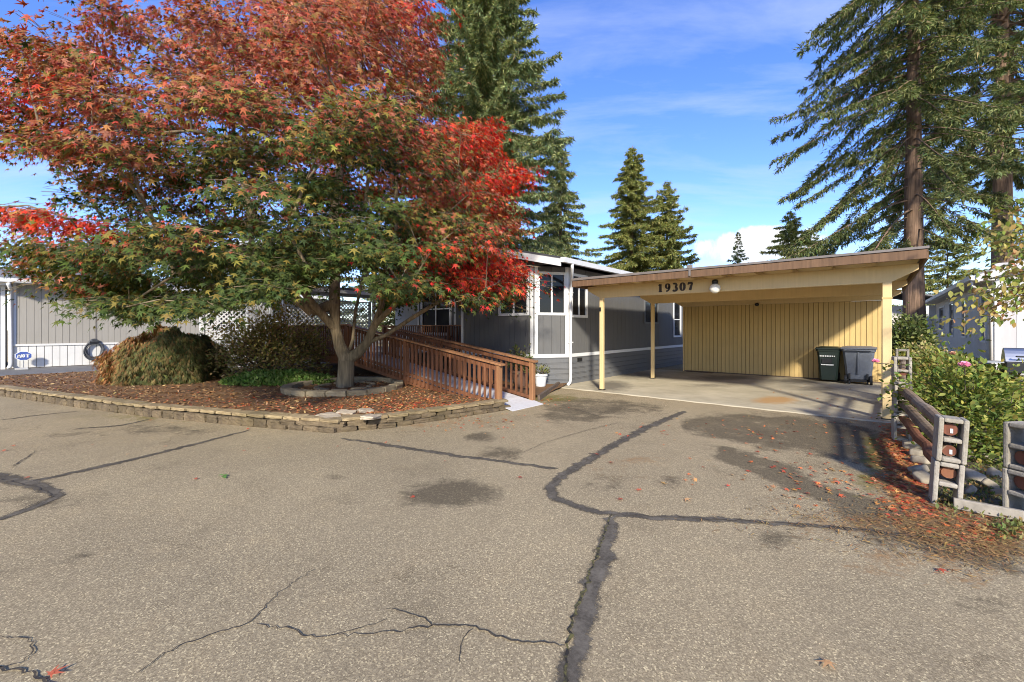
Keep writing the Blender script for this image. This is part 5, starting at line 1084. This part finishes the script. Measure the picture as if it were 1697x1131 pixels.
# ---- shrubs
def dome_shrub():
    r = np.random.default_rng(31); c = np.array(C2W((281-CX)/FPX*11.9, 11.9))
    root = thing('laceleaf_shrub', (*c, .18), 'low cascading laceleaf maple dome, orange fading to dark green, on the mulch', 'shrub')
    rx, hh = 1.34, 1.46; n = 26000
    # several overlapping cascades, each a drooping layer
    k = 46; ca = r.uniform(0, 2*math.pi, k); cr_ = np.sqrt(r.uniform(0, .8, k)); cen = np.stack([np.cos(ca)*cr_*rx, np.sin(ca)*cr_*rx, np.sqrt(np.clip(1-cr_**2.4, 0, 1))*hh*r.uniform(.80, 1.05, k)], 1)
    q = r.integers(0, k, n); a = r.uniform(0, 2*math.pi, n); d = np.abs(r.normal(0, .42, n)); pos = cen[q]+np.stack([np.cos(a)*d, np.sin(a)*d, -.9*d**1.5-r.uniform(0, .18, n)], 1)
    rr = np.hypot(pos[:, 0], pos[:, 1]); lim = np.sqrt(np.clip(1-(np.clip(pos[:, 2], 0, 9)/hh/1.08)**2.6, .02, 1))*rx; ok = (rr < lim*1.06) & (pos[:, 2] > .02)
    # skirt so that the outline reaches the ground
    m = 9000; a2 = r.uniform(0, 2*math.pi, m); z2 = r.uniform(.02, hh*.75, m); l2 = np.sqrt(np.clip(1-(z2/hh)**2.6, 0, 1))*rx*r.uniform(.84, 1.0, m); lump = 1+.09*np.sin(a2*5+1)+.06*np.sin(a2*11)
    pos = np.concatenate([pos[ok], np.stack([np.cos(a2)*l2*lump, np.sin(a2)*l2*lump, z2], 1)]); n = len(pos)
    dv = unit(pos+[0, 0, .3]); pos = pos*(1+.13*vnoise(dv*3.2, 8, 1.6)+.06*vnoise(dv*9, 18, 1.6))[:, None]; pos[:, 2] = np.maximum(pos[:, 2], .01)
    out = unit(pos*[1, 1, .3]); ax = out*.5+np.array([0, 0, -1.0])+r.normal(0, .28, (n, 3)); nrm = out+r.normal(0, .35, (n, 3))
    px_ = (pos[:, :2]@CR)/rx; warm = -px_*.9+.25*(pos[:, 2]/hh)+.22*vnoise(pos, 5, 3)+r.normal(0, .15, n)+.05
    ora = [(.35, .14, .045), (.40, .20, .07), (.28, .11, .04), (.30, .18, .055)]; gre = [(.075, .09, .022), (.045, .065, .018), (.13, .125, .035), (.19, .13, .045)]
    C = np.where((warm > .58)[:, None], pick(ora, n, r), np.where((warm > .22)[:, None], pick(ora[2:]+gre[2:], n, r), pick(gre, n, r)))
    T, F_ = star_leaf(((90, 1.0), (66, .85), (114, .85)), .075, .1)
    V, F, CC = scatter(T, F_, pos+np.array([*c, .18]), ax, nrm, r.uniform(.09, .17, n), C); tag(npmesh('foliage', V, F, 'leaf', root, CC), kind='stuff')
    nodes = [np.array([*c, .15]), np.array([*c, .55])]; par = [-1, 0]; rad = [.07, .05]
    for p in cen:
        a = nodes[1]; w_ = np.array([*c, .18])+p; j = 1
        for f_ in (.4, .75, 1): nodes.append(a+(w_-a)*f_+np.array([0, 0, .25*math.sin(f_*3.14)])); par.append(j); j = len(nodes)-1; rad.append(.03*(1.2-f_))
    tag(skeleton_mesh(nodes, par, rad, 'stems', 'bark_maple', root, 6), kind='stuff')
dome_shrub()
def leafy(name, label, c, z0, rx, ry, h, n, pal, leaf=(.05, .09), seed=1, stems=22, gap=.35, cat='shrub', group=None, base=.25, up=.1, T=OVAL6_T, TF=OVAL6_F, topcol=None, shape=2.2, stemr=.012, flowers=()):
    r = np.random.default_rng(seed); root = thing(name, (c[0], c[1], z0), label, cat, group); O = np.array([c[0], c[1], z0])
    nodes, par, rad = [O+np.array([0, 0, -.05])], [-1], [.03]; tips = []
    for k in range(stems):
        a = r.uniform(0, 2*math.pi); q = math.sqrt(r.uniform(0, 1)); z = h*r.uniform(.45, 1)*math.sqrt(max(.05, 1-q**shape))
        tip = np.array([math.cos(a)*q*rx, math.sin(a)*q*ry, max(z, .12)]); j = 0; f0 = np.array([math.cos(a)*.1*rx*q, math.sin(a)*.1*ry*q, 0])
        for f_ in (.0, .35, .7, 1.0):
            nodes.append(O+f0+(tip-f0)*np.array([f_**1.2, f_**1.2, f_**.85])+r.normal(0, .02, 3)); par.append(j if f_ > 0 else -1); j = len(nodes)-1; rad.append(stemr*(1.15-f_*.8))
            if f_ >= .35: tips.append((nodes[-1]-O, f_))
        for q2 in range(3):
            t2 = tip*r.uniform(.7, 1)+r.normal(0, .12, 3)*[rx, ry, h*.7]; nodes.append(O+t2); par.append(j-1); rad.append(stemr*.35); tips.append((t2, 1))
    tp = np.array([t_[0] for t_ in tips]); wt = np.array([t_[1] for t_ in tips])**2; k = r.choice(len(tp), n, p=wt/wt.sum())
    pos = tp[k]+r.normal(0, 1, (n, 3))*np.array([rx, ry, h])*gap*.32; pos[:, 2] = np.abs(pos[:, 2])
    out = unit(pos*[1/rx, 1/ry, .6/h]); ax = out+r.normal(0, .6, (n, 3))+np.array([0, 0, up]); nrm = out*.5+np.array([0, 0, 1.])+r.normal(0, .5, (n, 3)); C = pick(pal, n, r)
    if topcol is not None:
        tm = (pos[:, 2]/h+r.normal(0, .18, n)) > .8; C = np.where(tm[:, None], pick(topcol, n, r), C)
    V, F, CC = scatter(T, TF, pos+O, ax, nrm, r.uniform(*leaf, n), C); tag(npmesh('foliage', V, F, 'leaf', root, CC), kind='stuff')
    tag(skeleton_mesh(nodes, par, rad, 'stems', 'twig', root, 5), kind='stuff')
    return root
bc = np.array(G(452, 616, .2)[:2])
bc = np.array(C2W((452-CX)/FPX*12.2, 12.2))
leafy('twiggy_shrub', 'twiggy rounded shrub with small brownish green leaves behind the green ground cover', bc, .2, 1.4, 1.4, 1.85, 9500, [(.22, .19, .06), (.19, .19, .05), (.28, .18, .075), (.16, .17, .045), (.36, .27, .11)], (.06, .11), 41, 60, .42, topcol=[(.30, .25, .07), (.26, .19, .06)], shape=3, stemr=.02)
gcx = np.array(C2W((470-CX)/FPX*11.2, 11.0))
gc = thing('ground_cover', (*gcx, .2), 'low bright green ground cover spreading below the twiggy shrub', 'ground cover'); r = np.random.default_rng(51)
n = 9000; a = r.uniform(0, 2*math.pi, n); q = np.sqrt(r.uniform(0, 1, n)); loc = np.stack([np.cos(a)*q*1.45, np.sin(a)*q*.75], 1); w2 = loc[:, :1]*CR+loc[:, 1:]*CF
hz_ = .34*np.sqrt(np.clip(1-q**3, 0, 1))*(.75+.25*vnoise(np.c_[w2, 0*q], 6, 4)); pos = np.c_[w2+gcx, .2+np.clip(hz_*r.uniform(.35, 1.05, n), .01, 1)]
V, F, CC = scatter(OVAL6_T, OVAL6_F, pos, r.normal(0, .6, (n, 3))+[0, 0, .5], r.normal(0, .5, (n, 3))+[0, 0, 1.], r.uniform(.05, .10, n), pick([(.12, .21, .035), (.17, .26, .055), (.08, .15, .03), (.21, .28, .07)], n, r)); tag(npmesh('foliage', V, F, 'leaf', gc, CC), kind='stuff')
leafy('planter_shrub', 'green shrub growing in the dark brown planter behind the ramp', pq, .42, .45, .45, .75, 500, [(.10, .13, .035), (.17, .17, .05), (.22, .20, .07)], (.07, .12), 61, 12, .5)
leafy('planter_plant', 'tuft of pale leaves in the white planter at the house corner', pp, .35, .22, .22, .22, 160, [(.22, .22, .08), (.14, .15, .05)], (.05, .09), 62, 8, .5, cat='plant')
rg = [(.12, .18, .03), (.17, .23, .04), (.25, .27, .05), (.085, .13, .025), (.34, .32, .07)]
yg = [(.26, .25, .06), (.33, .28, .07), (.17, .19, .045), (.36, .24, .08)]
def C2P(px, Z): return np.array(C2W((px-CX)/FPX*Z, Z))
leafy('rose_bush', 'tall leafy rose bush behind the log fence bearing pink blooms', C2P(1600, 5.6), .03, .74, .8, 1.08, 5200, rg, (.05, .088), 71, 30, .5, group='roses and shrubs along the log fence', shape=3)
leafy('rose_bush', 'yellowing rose bush by the turned block pillar', C2P(1680, 6.4), .03, .7, .8, .72, 2800, yg+rg[:3], (.045, .08), 72, 22, .5, group='roses and shrubs along the log fence', shape=3)
leafy('rose_bush', 'loose yellow-green rose bush beside the tall block pillar', C2P(1555, 8.4), .03, .75, .8, .98, 3600, yg+rg, (.05, .085), 73, 26, .5, group='roses and shrubs along the log fence', shape=3)
leafy('hydrangea_bush', 'pale topped shrub behind the loose rose bush near the carport', C2P(1535, 12), .03, .8, 1.0, 1.05, 3200, rg+yg[:2], (.08, .13), 74, 26, .5, group='roses and shrubs along the log fence', shape=3, topcol=[(.42, .36, .16), (.20, .22, .06)])
leafy('evergreen_bush', 'dense dark green bush against the end of the carport', C2P(1508, 15.5), .03, .75, 1.2, 1.75, 4200, [(.07, .10, .025), (.10, .13, .035), (.14, .16, .04)], (.10, .17), 75, 30, .5, group='roses and shrubs along the log fence', shape=3)
leafy('foundation_shrub', 'low green shrub along the white skirting of the pale grey home', C2P(1580, 16), .03, .7, 1.0, .6, 2200, rg+yg[:2], (.09, .14), 76, 20, .5, group='roses and shrubs along the log fence', shape=3)
leafy('foundation_shrub', 'yellow-green shrub beside the silver grill', C2P(1630, 10.5), .03, .8, .9, .62, 1800, rg+yg, (.07, .12), 77, 20, .5, group='roses and shrubs along the log fence', shape=3)
def rose(px, py, Z, size, mat, label, stem_to):
    p = np.array([*C2P(px, Z), CAM_H-(py-HY)/FPX*Z]); o = thing('rose_bloom', tuple(p), label, 'rose'); r = np.random.default_rng(int(px))
    V, F = [], []
    for k in range(16):
        a = k*2.4; t_ = .3+.9*k/16; ax = np.array([math.cos(a)*t_, math.sin(a)*t_, 1.1-.8*k/16]); V.append(ax)
    n = len(V); T = np.array([(0, 0, 0), (.42, .4, .12), (.35, .85, .05), (0, 1, -.12), (-.35, .85, .05), (-.42, .4, .12)])
    ax = np.array(V); nr = np.cross(ax, np.c_[-ax[:, 1], ax[:, 0], 0*ax[:, 0]])
    VV, FF, CC = scatter(T, OVAL6_F, np.tile(p, (n, 1)), ax, -nr, np.full(n, size*.62), np.ones((n, 3)))
    npmesh('petals', VV, FF, mat, o); s = np.array(stem_to)
    MB().tube([tuple(p-[0, 0, .01]), tuple(p*.6+s*.4+[0, 0, .08]), tuple(s)], .006, 5).build('stem', 'twig', o)
    n = 9; f_ = r.uniform(.1, .6, n)[:, None]; pos = p*(1-f_)+s*f_; VV, FF, CC = scatter(OVAL6_T, OVAL6_F, pos, r.normal(0, 1, (n, 3)), r.normal(0, .4, (n, 3))+[0, 0, 1.], r.uniform(.05, .09, n), pick(rg, n, r)); npmesh('leaves', VV, FF, 'leaf', o, None, False) if False else tag(npmesh('leaves', VV, FF, 'leaf', o, CC))
rose(1451, 601, 6.4, .10, 'petal_pink', 'pink rose on a long stem reaching out in front of the carport post', [*C2P(1535, 7.2), .75])
rose(1598, 608, 5.3, .12, 'petal_pink', 'full pink rose at the top of the tall leafy rose bush', [*C2P(1600, 5.4), .8])
rose(1579, 588, 7.4, .10, 'petal_dry', 'faded salmon rose above the loose yellow-green bush', [*C2P(1575, 7.6), .85])
# ---- the yellowing tree whose branches reach in from the right
def side_tree():
    r = np.random.default_rng(81); b = np.array(C2W(10.4, 7.3)); root = thing('dogwood_tree', (*b, 0), 'small tree with yellowing leaves reaching in beside the pale grey home', 'tree')
    O = np.array([*b, 0.]); nodes = [O, O+[0, 0, 1.0], O+[-.05, 0, 1.9]]; par = [-1, 0, 1]; rad = [.08, .065, .055]; P_, A_, C_ = [], [], []
    tg = [(1618, 470), (1600, 520), (1640, 515), (1650, 380), (1672, 365), (1660, 405), (1690, 350), (1640, 430), (1665, 450), (1690, 420), (1690, 480), (1675, 505), (1720, 380), (1740, 450), (1760, 340), (1800, 400), (1790, 480), (1720, 520), (1628, 535), (1660, 350), (1850, 380), (1900, 420), (1640, 400), (1605, 495), (1690, 395), (1670, 470), (1655, 490)]
    for k, (px, py) in enumerate(tg):
        Z = r.uniform(6.0, 7.6); p = np.array([*C2P(px, Z), CAM_H-(py-HY)/FPX*Z]); a = nodes[2]; j = 2
        for f_ in (.3, .6, .85, 1): nodes.append(a+(p-a)*f_+np.array([0, 0, .35*math.sin(f_*math.pi)])+r.normal(0, .03, 3)); par.append(j); j = len(nodes)-1; rad.append(.02*(1.15-f_))
        n = 85; ii_ = r.uniform(.5, 1.08, n)[:, None]; q = a+(p-a)*ii_+np.array([0, 0, .35])*np.sin(np.clip(ii_, 0, 1)*math.pi)+r.normal(0, .10, (n, 3)); P_.append(q); A_.append(np.tile(unit((p-a)[None]), (n, 1))*.5+r.normal(0, .5, (n, 3))+[0, 0, -.7])
        w_ = r.uniform(); C_.append(pick(yg+rg[:3] if w_ < .6 else yg+[(.40, .22, .09)], n, r))
    P_, A_, C_ = map(np.concatenate, (P_, A_, C_)); n = len(P_)
    V, F, CC = scatter(OVAL6_T, OVAL6_F, P_, A_, r.normal(0, .5, (n, 3))+[0, 0, 1.], r.uniform(.07, .12, n), C_); tag(npmesh('crown', V, F, 'leaf', root, CC), kind='stuff'); skeleton_mesh(nodes, par, rad, 'trunk', 'twig', root, 6)
side_tree()
# ---------------------------------------------------------------- litter
r = np.random.default_rng(91)
# mulch chips
n = 16000; q = np.stack([r.uniform(-20, -5.5, n*2), r.uniform(-1.2, 7, n*2)], 1); q = q[in_poly(q, bed_poly)][:n]; d = np.linalg.norm(q, axis=1); q = q[r.uniform(0, 1, len(q)) < np.clip(12/d, .25, 1)]; n = len(q)
ch = np.c_[q, bed_z(q[:, 0], q[:, 1])+r.uniform(.004, .02, n)]
V, F, CC = scatter(np.array([(-.18, -.5, 0), (.18, -.5, 0), (.14, .5, .05), (-.14, .5, .05)]), OVAL_F, ch, r.normal(0, 1, (n, 3))*[1, 1, .22], r.normal(0, .3, (n, 3))+[0, 0, 1.], r.uniform(.03, .085, n), pick([(.24, .11, .045), (.14, .06, .025), (.38, .21, .09), (.46, .29, .14), (.11, .05, .02), (.30, .14, .05)], n, r))
o = npmesh('mulch_chips', V, F, 'litter', None, CC); tag(o, 'reddish bark mulch chips covering the raised bed', 'mulch', kind='stuff')
# fallen leaf litter: one mass on the bed and along the fence, single leaves on the open asphalt
pts = []
def spray(px, py, sx_, sy_, n, z=None):
    x = r.normal(px, sx_, n); y = np.maximum(r.normal(py, sy_, n), 615); g = np.array([G(a, b, 0 if z is None else z)[:2] for a, b in zip(x, y)]); return g
bedl = np.concatenate([spray(690, 655, 70, 14, 900, .2), spray(720, 675, 60, 8, 500, .2), spray(520, 672, 110, 9, 500, .2), spray(600, 675, 60, 8, 300, .2), spray(300, 660, 120, 8, 200, .2)]); bedl = bedl[in_poly(bedl, bed_poly)]
grd = np.concatenate([spray(1500, 770, 22, 30, 900), spray(1480, 735, 16, 18, 300), spray(1515, 800, 26, 26, 300), spray(1540, 850, 40, 14, 160), spray(1640, 880, 40, 12, 140), spray(1340, 790, 90, 28, 120), spray(1300, 715, 120, 12, 110), spray(780, 700, 60, 8, 90), spray(900, 662, 20, 8, 60), spray(1400, 655, 60, 12, 40)])
def zat(g):
    s = (g[:, 0] > -6.6) & (g[:, 0] < .35) & (g[:, 1] > 9.62); return np.where(s, .022, .008)
allp = np.concatenate([np.c_[bedl, bed_z(bedl[:, 0], bedl[:, 1])+.022], np.c_[grd, zat(grd)+r.uniform(0, .012, len(grd))]]); n = len(allp)
redp = [(.52, .07, .03), (.60, .15, .04), (.44, .06, .03), (.62, .25, .07), (.54, .20, .10), (.38, .16, .05), (.50, .28, .09)]
V, F, CC = scatter(MAPLE_T*[1, 1, .6], MAPLE_F, allp, r.normal(0, 1, (n, 3))*[1, 1, .1], r.normal(0, .22, (n, 3))+[0, 0, 1.], r.uniform(.03, .055, n), pick(redp, n, r))
o = npmesh('leaf_litter', V, F, 'litter', None, CC); tag(o, 'red and rust maple leaves littering the mulch and the foot of the log fence', 'leaf litter', kind='stuff')
# needles and crumbs along the right edge
g = np.concatenate([spray(1560, 875, 70, 22, 2200), spray(1490, 770, 30, 40, 1200), spray(1640, 905, 60, 22, 1300), spray(1400, 860, 110, 16, 700)]); n = len(g)
V, F, CC = scatter(np.array([(-.08, -.5, 0), (.08, -.5, 0), (.05, .5, .02), (-.05, .5, .02)]), OVAL_F, np.c_[g, np.full(n, .008)+r.uniform(0, .01, n)], r.normal(0, 1, (n, 3))*[1, 1, .06], r.normal(0, .15, (n, 3))+[0, 0, 1.], r.uniform(.02, .05, n), pick([(.33, .17, .06), (.42, .24, .08), (.18, .10, .045), (.28, .19, .07)], n, r))
o = npmesh('needle_litter', V, F, 'litter', None, CC); tag(o, 'brown needles and crumbs scattered on the asphalt edge by the log fence', 'leaf litter', kind='stuff')
# weeds in the garden edge
g = np.concatenate([spray(1640, 800, 35, 26, 1500), spray(1560, 830, 25, 12, 250), spray(1680, 880, 22, 10, 260)]); g = g[(g[:, 0] > .40)]; n = len(g)
V, F, CC = scatter(OVAL_T, OVAL_F, np.c_[g, np.full(n, .03)], r.normal(0, .5, (n, 3))+[0, 0, .6], r.normal(0, .5, (n, 3))+[0, 0, 1.], r.uniform(.02, .05, n), pick([(.10, .14, .035), (.15, .18, .05), (.20, .19, .06), (.26, .17, .07)], n, r))
o = npmesh('garden_weeds', V, F, 'leaf', None, CC); tag(o, 'small green weeds covering the soil behind the leaning block pillar', 'weeds', kind='stuff')
one = [(85, 1123, .075), (1372, 1103, .07), (326, 795, .05), (48, 793, .05), (218, 733, .05), (155, 738, .04), (250, 698, .05), (285, 702, .05), (340, 700, .05), (410, 712, .05), (275, 741, .045), (8, 748, .05), (24, 740, .05), (210, 755, .045), (862, 793, .06), (686, 826, .055), (1013, 769, .07), (1060, 815, .06), (1030, 830, .065), (1137, 830, .07), (990, 755, .05), (1040, 724, .05), (1065, 703, .05), (870, 690, .05), (640, 735, .045), (660, 733, .05), (737, 766, .045), (560, 741, .04), (610, 745, .04), (1285, 749, .06), (1345, 745, .055), (1375, 779, .06), (1560, 948, .06), (1545, 880, .06), (1505, 832, .07), (1440, 822, .065), (1390, 802, .07), (1410, 806, .06), (1325, 792, .07), (1300, 779, .05), (1395, 727, .055), (1386, 755, .06), (1240, 722, .05), (850, 735, .045), (835, 727, .045), (405, 748, .04), (445, 744, .04), (545, 700, .0)]
me_ = []
for k, pal in enumerate([(.54, .12, .06), (.62, .22, .10), (.48, .07, .035), (.58, .32, .14)]):
    V, F, CC = scatter(MAPLE_T*[1, 1, .5], MAPLE_F, np.zeros((1, 3)), np.array([[0, 1, .05]]), np.array([[.05*k-.08, .05, 1.]]), np.ones(1), np.array([pal])); o = npmesh('fallen_leaf', V, F, 'litter', None, CC); me_.append(o.data); bpy.data.objects.remove(o)
for k, (px, py, s_) in enumerate(one):
    if s_ <= 0: continue
    p = G(px, py); o = link('fallen_leaf', me_[(k*7+k//3) % 4], None, (p[0], p[1], .008+s_*.17), rot=(r.normal(0, .12), r.normal(0, .12), r.uniform(0, 6.28)), scale=(s_*.9,)*3); tag(o, 'single red maple leaf lying on the open asphalt', 'leaf', 'single fallen leaves on the asphalt')
p = G(368, 792); V, F, CC = scatter(OVAL6_T, OVAL6_F, np.array([[0, 0, 0], [.02, .01, .0], [.0, .02, .01]]), np.array([[1., .1, .05], [-.7, .7, .1], [-.5, -.8, .1]]), np.tile([[.1, .1, 1.]], (3, 1)), np.array([.09, .07, .06]), np.array([(.12, .28, .06)]*3)); o = npmesh('green_sprig', V, F, 'leaf', None, CC, loc=(p[0], p[1], .014)); tag(o, 'small sprig of fresh green leaves lying alone on the asphalt', 'sprig')
